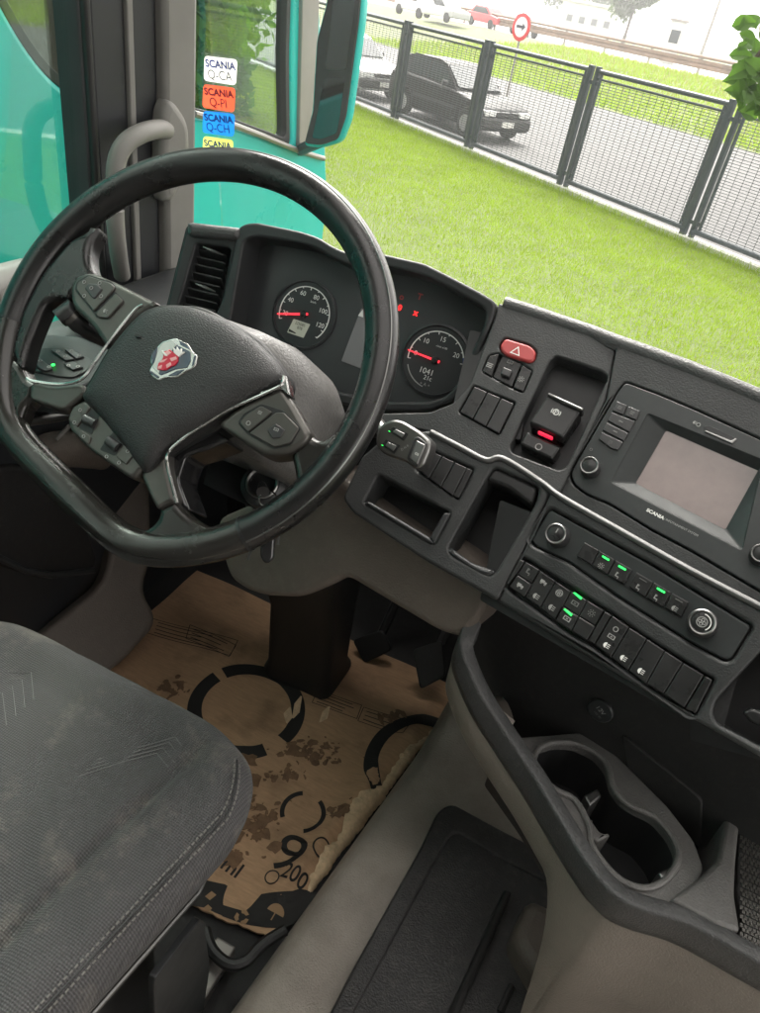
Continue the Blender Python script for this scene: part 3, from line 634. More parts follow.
mpl = Plane((0, MY, 0), (1, 0, 0), (0, 0, 1))
mo = mpl.Q([(316, 40), (326, 2), (332, -50), (368, -46), (363, 20), (350, 118), (341, 142), (322, 148), (303, 146), (312, 110)])
mh = plate('mirror_housing', mpl, rp(mo, 0.03), 'teal', nt_, z0=-0.035, z1=0.0, bev=0.012, back=True)
mi = mpl.Q([(318, 40), (328, 2), (334, -46), (364, -44), (359, 20), (346, 116), (338, 139), (322, 145), (305, 143), (314, 110)], 0.004)
plate('mirror_rim', mpl, rp(mi, 0.02), 'black_plastic', mh, z0=-0.02, z1=0.012, bev=0.004)
for nm, q in (('mirror_pane', [(331, 18), (336, -40), (358, -38), (353, 20), (346, 70), (325, 70)]), ('mirror_pane', [(324, 78), (345, 78), (340, 116), (337, 133), (322, 139), (312, 138), (318, 110)])):
    plate(nm, mpl, rp(mpl.Q(q, 0.014), 0.012), 'mirror_glass', mh, z0=0.01, z1=0.0145, bev=0.001)
for q in ([(300, 150), (318, 140)], [(312, -20), (332, -20)]):
    a = np.array(list(npl.P(*npl.px(*q[0]), 0.0))); b = mpl.P(*mpl.px(*q[1]), -0.08); tube('mirror_arm', [a, b], 0.03, 'black_plastic', nt_, n=10)

# ================================================================== the cab around the driver
XD = -0.97
def structure(o): o['kind'] = 'structure'; return o
structure(rbox('cab_floor', -1.0, 1.15, -0.7, 1.62, -0.08, 0.0, 'rubber', r=0.02))
structure(rbox('cab_front_wall', -1.02, 1.2, 1.48, 1.56, -0.3, 0.70, 'dark', r=0.01))
structure(rbox('cab_rear_wall', -1.05, 1.2, -0.8, -0.72, -0.3, 2.05, 'console_grey', r=0.01))
structure(plate('cab_roof', Plane((0, 0, 2.05), (1, 0, 0), (0, 1, 0)), rp([(-1.05, -0.8), (1.2, -0.8), (1.2, 1.3), (-1.05, 1.3)], 0.05), 'pillar', holes=[rp([(-0.6, -0.12), (0.75, -0.12), (0.75, 0.88), (-0.6, 0.88)], 0.06)], z0=0.0, z1=0.06, bev=0.01, back=True))   # assumed hatch, out of view, cut to let top light in
structure(plate('cab_right_wall', Plane((1.15, 0, 0), (0, -1, 0), (0, 0, 1)), [(-1.5, -0.3), (0.72, -0.3), (0.72, 2.05), (-1.3, 2.05), (-1.5, 0.7)], 'console_grey', holes=[rp([(-1.1, 0.55), (0.45, 0.55), (0.45, 1.9), (-1.0, 1.9)], 0.08)], z0=-0.05, z1=0.0, bev=0.005))

# ---- windscreen with its four stickers
ws = Plane((0, 1.42, 0.68), (1, 0, 0), (0, -sin(radians(9)), cos(radians(9))))   # leans back a little
o = plate('windscreen', ws, rp([(-0.93, 0.0), (1.12, 0.0), (1.12, 1.37), (-0.93, 1.37)], 0.05), 'windscreen_glass', None, z0=-0.006, z1=0.0, bev=0, back=True)
tag(o, 'clear curved-corner windscreen pane above the dashboard', 'windscreen')
SK = [((204, 55.5), (237, 59.5), (235.5, 85.5), (203.5, 80.5), 'paper_white', 'ink_blue', 'ink_grey', 'Q-CA', 'white'),
      ((203, 84), (235, 88), (234, 112.5), (202, 107.5), 'paper_red', 'ink_red', 'ink_red', 'Q-PI', 'orange red'),
      ((203, 110.5), (234.5, 114), (233.5, 137), (202, 132.5), 'paper_blue', 'ink_blue', 'ink_blue', 'Q-CH', 'blue'),
      ((203, 136), (233, 140), (232, 163), (201.5, 159), 'paper_yellow', 'ink_blue', 'ink_grey', 'Q', 'yellow green')]
for a, b, c, d, pm, i1, i2, s, cn in SK:
    P3 = [ws.px(*q, 0.002) for q in (a, b, c, d)]
    ctr = np.mean(P3, 0); st = root('windscreen_sticker', cn+' inspection sticker on the windscreen, marked '+s, 'sticker', ws.P(*ctr, 0.001), 'stickers on the windscreen')
    plate('paper', ws, rp(P3, 0.008), pm, st, z0=0.0003, z1=0.0012, bev=0.0003)
    wd = abs(P3[1][0]-P3[0][0]); rot = atan2(P3[1][1]-P3[0][1], P3[1][0]-P3[0][0]); up = (np.array(P3[0])+np.array(P3[1]))/2-ctr
    c1 = ctr+up*0.42; c2 = ctr-up*0.42
    text('lettering', 'SCANIA', ws, c1[0], c1[1], wd*0.235, i1, st, rot, d=0.0018, sx=1.1, bold=wd*0.008)
    text('lettering', s, ws, c2[0], c2[1], wd*0.30, i2, st, rot, d=0.0018)

# ---- A pillar with its grab handle
pa = np.array([XD, 1.05]); pb = np.array([-0.875, 1.42]); pdv = (pb-pa)/np.linalg.norm(pb-pa)
pil = Plane((pa[0], pa[1], 0), (pdv[0], pdv[1], 0), (0, 0, 1))
ap = root('windscreen_pillar', 'dark grey windscreen pillar with lighter trim left of the stickers', 'pillar', (pa[0], pa[1], 0.5))
def pcol(x): return pil.px(x, 130)[0]
X = [pcol(v) for v in (88, 95, 128, 133, 160, 192)]
def strip(name, x0, x1, d0, d1, m, z0=0.55, z1=2.08, bev=0.006): return plate(name, pil, rp([(x0, z0), (x1, z0), (x1, z1), (x0, z1)], 0.004), m, ap, z0=d0, z1=d1, bev=bev)
strip('door_seal', X[0], X[1], -0.06, 0.012, 'dark'); strip('door_frame', X[1], X[2], -0.06, 0.004, 'pillar_dark')
strip('seam_strip', X[2]-0.002, X[3], -0.05, 0.012, 'pillar', bev=0.003); strip('pillar_panel', X[3], X[4], -0.06, -0.004, 'pillar_dark')
strip('pillar_trim', X[4], X[5], -0.06, 0.016, 'pillar', bev=0.012)
q = pil.Q([(162, 158), (164, 112), (170, 100), (178, 104), (191, 124), (192, 162), (176, 200), (164, 205)], 0.03)
plate('handle_mount', pil, rp(q, 0.03), 'pillar', ap, z0=0.0, z1=0.03, bev=0.014, seg=4)
hp = [pil.P(*pil.px(x, y, dd), dd) for x, y, dd in ((166, 130, 0.02), (158, 129, 0.04), (142, 133, 0.055), (126, 143, 0.06), (117, 160, 0.06), (115, 185, 0.06), (115, 215, 0.06), (118, 250, 0.05), (122, 275, 0.02))]
tube('grab_handle', spline(hp, 6), 0.0155, 'pillar', ap, n=16)

# ---- driver's door
dpl = Plane((XD, 0, 0), (0, 1, 0), (0, 0, 1))
door = root('driver_door', "driver's door with dark lower trim and tinted window", 'door', (XD, 0.5, 0.1))
ye = X[0]*pdv[1]+1.05
plate('window', dpl, [(-0.5, 0.60), (1.07, 0.60), (1.07, 2.0), (-0.5, 2.0)], 'side_glass', door, z0=-0.03, z1=-0.025, bev=0, back=True)
plate('inner_panel', dpl, rp([(-0.6, -0.3), (1.56, -0.3), (1.56, 0.60), (1.25, 0.66), (1.05, 0.745), (-0.6, 0.80)], 0.02), 'pillar_dark', door, z0=-0.05, z1=0.03, bev=0.012)
plate('window_frame', dpl, [(-0.6, 0.7), (1.07, 0.7), (1.07, 2.02), (-0.6, 2.02)], 'pillar_dark', door, holes=[rp([(-0.4, 0.72), (1.047, 0.72), (1.047, 1.95), (-0.4, 1.95)], 0.02)], z0=-0.05, z1=0.0, bev=0.005)
tube('belt_trim', [(XD+0.035, -0.4, 0.905), (XD+0.035, 0.86, 0.885), (XD+0.03, 0.90, 0.87)], [0.032, 0.03, 0.012], 'pillar', door, n=12)
# ledge with the switch panel
lpl = tilted((-0.81, 0.78, 0.765), 4, 14)
lo = lpl.Q([(-40, 345), (20, 333), (80, 335), (118, 352), (112, 372), (84, 385), (72, 392), (20, 386), (-40, 380)])
plate('switch_ledge', lpl, rp(lo, 0.012), 'hood', door, z0=-0.05, z1=0.0, bev=0.006)
sp = zpts([(110, 345), (160, 322), (330, 316), (445, 385), (405, 435), (345, 462), (270, 455), (110, 420)], 0, 280, 4.75)
swp = plate('switch_panel', lpl, rp(lpl.Q(sp, 0.003), 0.006), 'button', door, z0=-0.01, z1=0.003, bev=0.001)
for q in ([(125, 352), (160, 345), (250, 420), (215, 430), (190, 420)], [(240, 330), (280, 328), (355, 375), (310, 380)], [(305, 326), (350, 330), (400, 362), (360, 372)], [(300, 395), (345, 385), (395, 412), (345, 425)]):
    pxplate('switch', lpl, zpts(q, 0, 280, 4.75), 'knob', swp, r=0.002, z0=0.0, z1=0.0065, bev=0.001)
for x, y, m_ in ((152, 358, 'led_green'), (252, 402, 'led_green'), (190, 382, 'dim_mark'), (232, 412, 'grey_mark'), (275, 338, 'dim_mark'), (310, 362, 'dim_mark'), (340, 336, 'dim_mark'), (378, 356, 'dim_mark'), (325, 405, 'grey_mark'), (370, 410, 'grey_mark'), (130, 397, 'grey_mark')):
    c = lpl.px(x/4.75, 280+y/4.75, 0.007); plate('icon', lpl, circle(0.0032, 10, c), m_, swp, holes=[circle(0.0019, 10, c)] if m_ != 'led_green' else (), z0=0.006, z1=0.0072, bev=0)
# pull handle and lower bolster
hh_ = Plane((-0.90, 0.80, 0.62), (0.15, 0.985, 0), (0, 0, 1))
tube('pull_handle', [hh_.P(*hh_.px(x, y), 0) for x, y in ((14, 428), (24, 422), (45, 419), (72, 415), (95, 408))], [0.004, 0.008, 0.009, 0.008, 0.004], 'satin', door, n=12)
tube('handle_cup', [hh_.P(*hh_.px(x, y), -0.012) for x, y in ((20, 414), (32, 408), (45, 409), (58, 414))], [0.004, 0.014, 0.013, 0.003], 'gloss_black', door, n=12)
tube('pull_lever', [hh_.P(*hh_.px(x, y), 0.006) for x, y in ((54, 438), (68, 424))], 0.004, 'pillar', door, n=8)
bo = [hh_.P(*hh_.px(x, y), -0.02) for x, y in ((28, 462), (50, 455), (75, 453), (98, 458), (112, 466))]
tube('door_bolster', spline(bo, 5), [0.016+0.018*sin(pi*i/20) for i in range(21)], 'beige', door, n=16)
# speaker and pocket
sq = Plane((-0.93, 0.7, 0.4), (0.1, 0.995, 0), (0, 0, 1))
plate('door_pocket', sq, rp(sq.Q([(-25, 480), (10, 465), (70, 478), (98, 560), (92, 574), (40, 580), (-25, 560)]), 0.03), 'rubber', door, z0=-0.03, z1=0.0, bev=0.008)
tube('pocket_lip', [sq.P(*sq.px(x, y), 0.006) for x, y in ((-20, 548), (0, 558), (25, 570), (50, 574), (92, 569))], 0.007, 'hood', door, n=10)

# ---- footwell side, column base, pedals
fs = Plane((-0.80, 0.98, 0.10), (0.32, 0.947, 0), (-0.55, 0.18, 0.815)); fs.e = fs.e/np.linalg.norm(fs.e)
fs.u = fs.u-fs.e*(fs.u@fs.e); fs.u /= np.linalg.norm(fs.u); fs.n = np.cross(fs.e, fs.u)
sillp = root('footwell_side', 'beige plastic footwell side panel between seat and pedals', 'trim panel', (-0.85, 0.9, 0))
plate('panel', fs, rp(fs.Q([(20, 650), (36, 638), (104, 584), (112, 545), (112, 478), (150, 470), (152, 560), (142, 590), (160, 622), (118, 668), (80, 690)]), 0.05, 7), 'beige', sillp, z0=-0.04, z1=0.0, bev=0.012, seg=4)
sc = root('steering_column', 'dark column boot rising from the cardboard to the dash', 'steering column', (-0.44, 1.04, 0))
rows = []
for z, cx, cy, w, dd, in ((0.0, -0.462, 1.115, 0.088, 0.075), (0.02, -0.462, 1.11, 0.088, 0.075), (0.045, -0.462, 1.105, 0.080, 0.068), (0.25, -0.457, 1.08, 0.080, 0.068), (0.45, -0.455, 1.03, 0.09, 0.08), (0.62, -0.45, 0.98, 0.105, 0.09)):
    rows.append([(cx+x, cy+y, z) for x, y in rp([(-w, -dd), (w, -dd), (w, dd), (-w, dd)], 0.03)])
loft('boot', rows, 'dark', sc, closed=True, caps=True)
for nm, lab, q, tilt_, h_ in (('brake_pedal', 'dark brake pedal pad right of the column boot', [(352, 640), (382, 630), (392, 650), (364, 664)], 55, 0.14), ('accelerator_pedal', 'dark accelerator pedal nearest the centre console', [(412, 650), (442, 640), (446, 676), (420, 690)], 50, 0.10)):
    r = root(nm, lab, 'pedal', on_z(*q[3], 0.02))
    pp = tilted(on_plane(q[0][0], q[0][1], (0, 1.22, 0), np.array([0, 1.0, 0])), 0, tilt_)
    plate('pad', pp, rp(pp.Q(q), 0.012), 'dark', r, z0=-0.012, z1=0.0, bev=0.004)
    c = np.mean(pp.Q(q), 0); tube('arm', [pp.P(*c, -0.01), pp.P(c[0], c[1]+0.02, -0.05), pp.P(c[0], c[1]+0.22, -0.12)], 0.012, 'dark', r, n=8)

# ---- engine tunnel with its rubber mat
tn = root('engine_tunnel', 'grey brown engine tunnel between cardboard and console', 'tunnel', (0.1, 0.6, 0))
def xe(y): return -0.18+0.135*(y-0.43)           # rounded left edge of the tunnel
prof = [(-0.036, 0.0), (-0.031, 0.045), (-0.022, 0.075), (-0.010, 0.092), (0.008, 0.100), (0.04, 0.103)]
rows = [[(xe(y)+x, y, z) for x, z in prof]+[(0.3, y, 0.104), (0.9, y, 0.105)] for y in np.linspace(-0.6, 1.45, 60)]
rows = [[(x, y, z*(1+5.0*min(1, max(0, (y-0.98)/0.30))**1.5)) for x, y, z in r_] for r_ in rows]   # rises to the front wall, shaped to keep light out of the footwell
loft('shell', rows, 'tunnel', tn, sharp=50)
tz = 0.108
tp = Plane((0, 0, tz), (1, 0, 0), (0, 1, 0))
mo_ = tp.Q([(322, 1030), (350, 975), (420, 850), (436, 815), (450, 806), (505, 836), (640, 905), (640, 1060), (300, 1060)])
tray = plate('floor_mat', tp, rp(mo_, 0.02), 'mat_dark', tn, z0=-0.01, z1=0.006, bev=0.006)
gi = tp.Q([(350, 1030), (432, 880), (447, 852), (500, 878), (520, 886), (470, 985), (440, 1050), (430, 1060), (345, 1060)], 0.012)
plate('mat_ridge', tp, rp(mo_, 0.02), 'mat_dark', tray, holes=[rp(tp.Q([(345, 1030), (372, 980), (438, 858), (452, 833), (500, 862), (640, 932), (640, 1058), (330, 1058)]), 0.02)], z0=0.0, z1=0.012, bev=0.005)
plate('step_edge', tp, rp(tp.Q([(440, 1030), (505, 888), (513, 891), (452, 1030)], 0.03), 0.004), 'rubber', tray, z0=0.0, z1=0.03, bev=0.008)
plate('console_foot', tp, rp(tp.Q([(512, 935), (530, 895), (640, 950), (700, 1040), (560, 1100), (545, 990)], 0.06), 0.02), 'beige', tn, z0=0.0, z1=0.06, bev=0.02)
tube('mat_slot', [tp.P(*tp.px(x, y, 0.012), 0.01) for x, y in ((512, 985), (500, 1012))], 0.005, 'rubber', tray, n=8)

# ================================================================== dashboard
dash = root('dashboard', 'dark grey dashboard with gauges, switches and radio below the windscreen', 'dashboard', (0, 1.2, 0.5))
PC = tilted((-0.48, 0.94, 0.931), 0, 65)              # gauge faces
HD = 0.05
PH = PC.off(HD)                                       # rim of the gauge hood
P1 = tilted(on_plane(497, 330, PH.o, PH.n), 7, 45)    # switches beside the gauges
P2 = tilted(on_plane(597, 425, P1.o, P1.n), 17, 50)   # radio
P3 = tilted(P1.P(*P1.px(470, 470))+P1.n*0.014, 7, 48)  # lower panel, left
P4 = tilted(on_plane(528, 540, P3.o, P3.n), 17, 52)   # lower panel, heater controls
Z7 = lambda q: zpts(q, 440, 320, 3.8)
Z8 = lambda q: zpts(q, 560, 370, 3.8)
Z1 = lambda q: zpts(q, 360, 400, 3.8)
Z2 = lambda q: zpts(q, 490, 500, 3.8)
Z3 = lambda q: zpts(q, 620, 560, 5.064)

# ---- instrument cluster
face = pxplate('instrument_panel', PC, [(236, 242), (250, 232), (300, 238), (330, 254), (346, 259), (400, 264), (450, 283), (484, 303), (488, 318), (462, 390), (445, 404), (380, 408), (290, 392), (222, 360)], 'cluster_face', dash, z0=-0.02, z1=0.0, bev=0)
hood_out = [(238, 227), (246, 223), (256, 222), (300, 231), (318, 237), (332, 246), (346, 252), (380, 253), (402, 258), (424, 263), (452, 277), (482, 293), (496, 302), (494, 315), (468, 385), (452, 402), (430, 411), (385, 412), (330, 402), (285, 388), (240, 372), (205, 352), (212, 320), (222, 300)]
hood_in = [(256, 236), (300, 243), (316, 248), (334, 259), (348, 265), (384, 266), (408, 271), (425, 276), (450, 288), (478, 304), (486, 311), (484, 324), (457, 384), (446, 396), (430, 402), (385, 402), (330, 390), (285, 376), (243, 360), (222, 345), (230, 320), (240, 262), (244, 240)]
plate('gauge_hood', PH, rp(PH.Q(hood_out), 0.008), 'hood', dash, holes=[rp(PH.Q(hood_in), 0.008)], z0=-HD-0.02, z1=0.0, bev=0.004)
def gauge(cx, cy, R, a0, a1, marks, labels, needle_a, sub):
    g = PC.atpx(cx, cy, 0.0); q = root_part = None
    gd = lathe('gauge', g, [(R*1.28, 0.0), (R*1.28, 0.003), (R*1.20, 0.004), (R*1.17, 0.001), (0.0, 0.0012)], 'gauge', face, n=64)
    plate('scale_ring', g, arc_band(R*0.985, R*1.02, a1, a0, 60), 'white_mark', gd, z0=0.001, z1=0.002, bev=0)
    for k in range(marks+1):
        a = a0+(a1-a0)*k/marks; big = k % 2 == 0
        gr_ = g.rot(radians(a)); plate('tick', gr_, [(R*(0.90 if big else 0.945), -0.0005), (R*0.99, -0.0005), (R*0.99, 0.0005), (R*(0.90 if big else 0.945), 0.0005)], 'white_mark', gd, z0=0.001, z1=0.0021, bev=0)
    for a, s in labels: text('numeral', s, g, R*0.76*cos(radians(a)), R*0.76*sin(radians(a)), R*0.235, 'white_mark', gd, d=0.0022)
    nr = g.rot(radians(needle_a))
    plate('needle', nr, [(-R*0.18, -0.0017), (R*1.05, -0.0008), (R*1.05, 0.0008), (-R*0.18, 0.0017)], 'needle', gd, z0=0.004, z1=0.0055, bev=0)
    lathe('needle_hub', g, [(R*0.13, 0.0), (R*0.13, 0.006), (R*0.10, 0.0075), (0, 0.008)], 'dark', gd, n=24)
    return g, gd
R = 0.0405
g, gd = gauge(304.5, 314.5, R, 205, -42, 13, ((193, '20'), (153, '40'), (111, '60'), (68, '80'), (25, '100'), (-15, '120')), 196, None)
plate('odometer', g, rp([(-0.018, -0.033), (0.010, -0.033), (0.014, -0.011), (-0.014, -0.011)], 0.001), 'lcd', gd, z0=0.001, z1=0.0022, bev=0)
text('lcd_text', '225085', g, -0.001, -0.0155, 0.0058, 'print_black', gd, d=0.0026); text('lcd_text', '878', g, 0.0, -0.0215, 0.0058, 'print_black', gd, d=0.0026)
text('lcd_text', 'km/h', g, 0.009, 0.021, 0.0046, 'white_mark', gd, d=0.0024)
plate('lcd_text', g, [(-0.016, -0.031), (-0.004, -0.031), (-0.004, -0.0295), (-0.016, -0.027)], 'print_black', gd, z0=0.002, z1=0.0026, bev=0)
R2 = 0.0405
g, gd = gauge(435.5, 360.5, R2, 192, 10, 8, ((178, '0'), (135, '10'), (88, '15'), (30, '20')), 177, None)
text('lcd_text', '1041', g, -0.007, -0.0185, 0.0115, 'white_mark', gd, d=0.0024); text('lcd_text', '21c', g, -0.002, -0.027, 0.009, 'white_mark', gd, d=0.0024)
text('lcd_text', 'r/min x100', g, 0.003, 0.020, 0.0038, 'white_mark', gd, d=0.0024)
plate('scale_ring', g, arc_band(R2*0.985, R2*1.02, 205, 262, 30), 'grey_mark', gd, z0=0.001, z1=0.002, bev=0)
text('lcd_text', '+ A +', g, -0.003, -0.0365, 0.0066, 'grey_mark', gd, d=0.0024)
plate('red_zone', g, arc_band(R2*0.985, R2*1.05, 12, 22, 8), 'ink_blue', gd, z0=0.002, z1=0.0025, bev=0)
# display and warning lamps
dq = [(341, 361), (361, 308), (384, 314), (364, 370)]
disp = pxplate('display', PC, dq, 'lcd_grey', face, r=0.002, z0=0, z1=0.002, bev=0.0005)
dl = PC.px(361.5, 313, 0.003); plate('display_icon', PC, [(dl[0]-0.004, dl[1]-0.005), (dl[0]+0.004, dl[1]-0.005), (dl[0], dl[1]+0.005)], 'white_mark', disp, z0=0.002, z1=0.003, bev=0)
for px_, s_, m_, sz in (((278.5, 352), 'H', 'warn_amber', 0.009), ((281, 354), '1', 'warn_amber', 0.007), ((400, 308), '0', 'warn_red', 0.011), ((416, 313), 'x', 'warn_red', 0.012), ((402, 297), 'o', 'hazard', 0.012), ((420, 297), 'T', 'hazard', 0.012)):
    c = PC.px(*px_); text('warning_lamp', s_, PC, c[0], c[1], sz, m_, face, d=0.001, bold=0.0004)

# ---- air vent at the left
PV = tilted(PH.P(*PH.px(205, 270))+np.array([0.0, 0.0, 0]), -12, 66)
vent_o = [(186, 228), (190, 224), (240, 230), (236, 250), (222, 310), (216, 330), (160, 330), (168, 300)]
vent_h = zpts([(155, 140), (300, 160), (285, 235), (245, 450), (70, 430), (95, 350)], 160, 210, 4.22)
vt = pxplate('air_vent', PV, vent_o, 'hood', dash, r=0.006, z0=-0.09, z1=0.0, bev=0.004, holes=[vent_h], hr=0.006)
pxplate('vent_back', PV, vent_o, 'dark', vt, z0=-0.07, z1=-0.05, bev=0)
pxplate('vent_cap', PV, [(186, 222), (191, 221.5), (240, 227), (238, 240), (187, 236)], 'dash_top', vt, r=0.006, z0=-0.1, z1=0.012, bev=0.008)
for k, y in enumerate((190, 222, 254, 288, 322, 356, 390, 422)):
    x0, x1 = 138-(y-190)*0.24, 282-(y-190)*0.19
    a = PV.px(160+x0/4.22, 210+y/4.22, -0.02); b = PV.px(160+x1/4.22, 210+(y+14)/4.22, -0.02)
    c = (np.array(a)+np.array(b))/2; pv = Plane(PV.P(c[0], c[1], -0.024), PV.e, PV.u*0.55+PV.n*0.835)
    w = np.linalg.norm(np.array(b)-a)/2; plate('vent_slat', pv.rot(atan2(b[1]-a[1], b[0]-a[0])*0.0), rp([(-w, -0.013), (w, -0.013), (w, 0.013), (-w, 0.013)], 0.003), 'hood', vt, z0=-0.0012, z1=0.0012, bev=0.0008, back=True)
for x, y in ((222, 170), (190, 325)):
    c = PV.px(160+x/4.22, 210+y/4.22, -0.004); cp = PV.at(c[0], c[1], -0.006)
    tube('vent_tab', [cp.P(-0.016, 0.002, 0), cp.P(0, -0.0005, 0.003), cp.P(0.016, -0.003, 0)], [0.001, 0.0026, 0.001], 'satin', vt, n=8)

# ---- switch panel between gauges and radio
haz = Z7([(225, 95), (245, 65), (345, 95), (370, 120), (360, 155), (340, 162), (250, 135), (228, 115)])
row2 = Z7([(158, 195), (185, 133), (222, 125), (310, 163), (352, 193), (316, 277), (272, 258)])
bank = Z7([(70, 350), (128, 247), (287, 313), (225, 437)])
brk = Z7([(265, 480), (418, 155), (440, 135), (615, 193), (640, 215), (482, 555), (455, 572), (275, 505)])
ctop = [(499, 302.5), (503, 304), (530, 312.5), (560, 323), (590, 333), (617, 343.5)]
p1o = ctop+[(606, 400), (560, 493), (541, 484), (503, 460), (487, 461), (431, 432), (395, 424), (360, 425), (368, 414), (385, 413), (430, 412), (453, 403), (469, 386), (495, 316)]
pan1 = plate('switch_panel', P1, rp(P1.Q(p1o), 0.004), 'dash', dash, holes=[rp(P1.Q(q), r_) for q, r_ in ((haz, 0.006), (row2, 0.004), (bank, 0.003), (brk, 0.012))], z0=-0.05, z1=0.0, bev=0.0025)
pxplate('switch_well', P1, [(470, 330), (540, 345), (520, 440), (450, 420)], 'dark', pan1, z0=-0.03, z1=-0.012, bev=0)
def inner(q, k=0.9):
    c = np.mean(q, 0); return [tuple(c+(np.array(p)-c)*k) for p in q]
hz = pxplate('hazard_button', P1, inner(haz, 0.95), 'hazard', dash, r=0.005, z0=-0.012, z1=0.004, bev=0.003)
c = P1.px(*Z7([(290, 118)])[0], 0.004); t3 = [(c[0]-0.007, c[1]-0.005), (c[0]+0.007, c[1]-0.005), (c[0], c[1]+0.007)]
plate('hazard_symbol', P1, t3, 'white_mark', hz, holes=[inner(t3, 0.72)], z0=0.003, z1=0.0044, bev=0)
def split(q4, n, gap=0.06):
    """cut a four-corner bank (TL, TR, BR, BL) into n buttons"""
    a, b, c, d = [np.array(p, float) for p in q4]; out = []
    for i in range(n):
        t0, t1 = (i+gap/2)/n, (i+1-gap/2)/n
        out.append([a+(b-a)*t0, a+(b-a)*t1, d+(c-d)*t1, d+(c-d)*t0])
    return out
def btn(name, pl, q, parent, m='button', h=0.002, k=0.96, r=0.0012, z0=-0.012, bev=0.0012): return pxplate(name, pl, inner(q, k), m, parent, r=r, z0=z0, z1=h, bev=bev)
ICON = {}
def icon(pl, px_, d, kind, s, m, parent):
    c = pl.px(*px_, d); q = pl.at(c[0], c[1], d); mb = MB()
    def p(pts, holes=()): mb.add(*plate_geo(q, pts, holes, 0.0, 0.0005, 0))
    def ring(r, cx=0, cy=0, w=0.28): p(circle(r*s, 16, (cx*s, cy*s)), [circle(r*s*(1-w), 16, (cx*s, cy*s))])
    def bar(x0, y0, x1, y1): p([(x0*s, y0*s), (x1*s, y0*s), (x1*s, y1*s), (x0*s, y1*s)])
    if kind == 'ring': ring(1)
    elif kind == 'park': ring(0.8); bar(-0.3, -0.5, -0.1, 0.5); ring(0.32, 0.06, 0.2, 0.4); p(arc_band(1.0*s, 1.2*s, 150, 210, 8)); p(arc_band(1.0*s, 1.2*s, -30, 30, 8))
    elif kind == 'bars':
        for y in (-0.6, 0, 0.6): bar(-1, y-0.14, 1, y+0.14)
    elif kind == 'box': p([(-s, -0.6*s), (s, -0.6*s), (s, 0.6*s), (-s, 0.6*s)], [[(-0.75*s, -0.38*s), (0.75*s, -0.38*s), (0.75*s, 0.38*s), (-0.75*s, 0.38*s)]]); bar(-0.3, -0.15, 0.3, 0.1)
    elif kind == 'fan':
        ring(1, w=0.15)
        for a in (0, 90, 180, 270): ring(0.33, 0.42*cos(radians(a)), 0.42*sin(radians(a)), 0.4)
    elif kind == 'truck': bar(-1, -0.3, 0.2, 0.5); bar(0.3, -0.3, 0.9, 0.25); ring(0.25, -0.6, -0.5, 0.5); ring(0.25, 0.6, -0.5, 0.5)
    elif kind == 'lamp': p(arc_band(0, 0.8*s, 90, 270, 10)); [bar(0.2, y-0.1, 1, y+0.1) for y in (-0.5, 0, 0.5)]
    elif kind == 'seat': bar(-0.7, -0.1, -0.4, 1); bar(-0.7, -0.4, 0.5, -0.1); bar(0.3, -0.9, 0.5, -0.2); ring(0.25, -0.3, 0.75, 0.6)
    elif kind == 'sun': ring(0.5); [p(arc_band(0.75*s, 1.0*s, a-9, a+9, 3)) for a in range(0, 360, 45)]
    elif kind == 'leds': bar(-1, -0.3, 1, 0.3)
    return mb.build('icon', m, parent, smooth=False)
r2 = [Z7([(160, 195), (187, 135), (226, 126), (196, 216)]), Z7([(198, 218), (236, 133), (312, 164), (274, 256)]), Z7([(277, 257), (313, 167), (350, 193), (316, 275)])]
for k, q in enumerate(r2):
    b_ = btn('switch', P1, q, dash, h=0.001 if k != 1 else -0.001)
    if k == 1:
        pxplate('rocker', P1, Z7([(228, 205), (240, 176), (275, 190), (262, 218)]), 'knob', b_, r=0.002, z0=-0.003, z1=0.005, bev=0.0018)
        icon(P1, Z7([(267, 160)])[0], 0.0, 'box', 0.004, 'dim_mark', b_)
    else: icon(P1, Z7([((188, 172), 0, (308, 225))[k]])[0], 0.0015, ('bars', '', 'sun')[k], 0.004, 'grey_mark', b_)
for q in split(Z7([(130, 250), (283, 316), (224, 433), (74, 350)]), 3, 0.03): btn('blank_switch', P1, q, dash, h=0.002, k=0.97)
# parking brake
wl = pxplate('brake_recess', P1, [(490, 330), (640, 360), (590, 500), (490, 470)], 'dark', dash, r=0.004, z0=-0.05, z1=-0.028, bev=0)
lv = Z7([(338, 388), (410, 285), (540, 338), (468, 448)])
pb_ = plate('brake_lever', P1.off(0.006), rp(P1.off(0.006).Q(lv), 0.003), 'button', dash, z0=-0.034, z1=0.0, bev=0.003)
pxplate('lever_edge', P1.off(0.012), Z7([(408, 282), (412, 273), (548, 334), (540, 346), (470, 315)]), 'satin', pb_, r=0.002, z0=-0.02, z1=0.0, bev=0.0025)
icon(P1, Z7([(441, 350)])[0], 0.0064, 'park', 0.0052, 'white_mark', pb_)
pxplate('brake_lamp', P1, Z7([(371, 426), (376, 419), (430, 443), (425, 450)]), 'led_red', dash, r=0.001, z0=-0.004, z1=0.003, bev=0.001)
lb = pxplate('hold_button', P1, Z7([(302, 470), (330, 422), (460, 482), (428, 530)]), 'button', dash, r=0.003, z0=-0.03, z1=-0.004, bev=0.003)
icon(P1, Z7([(375, 482)])[0], -0.0036, 'ring', 0.0045, 'grey_mark', lb)

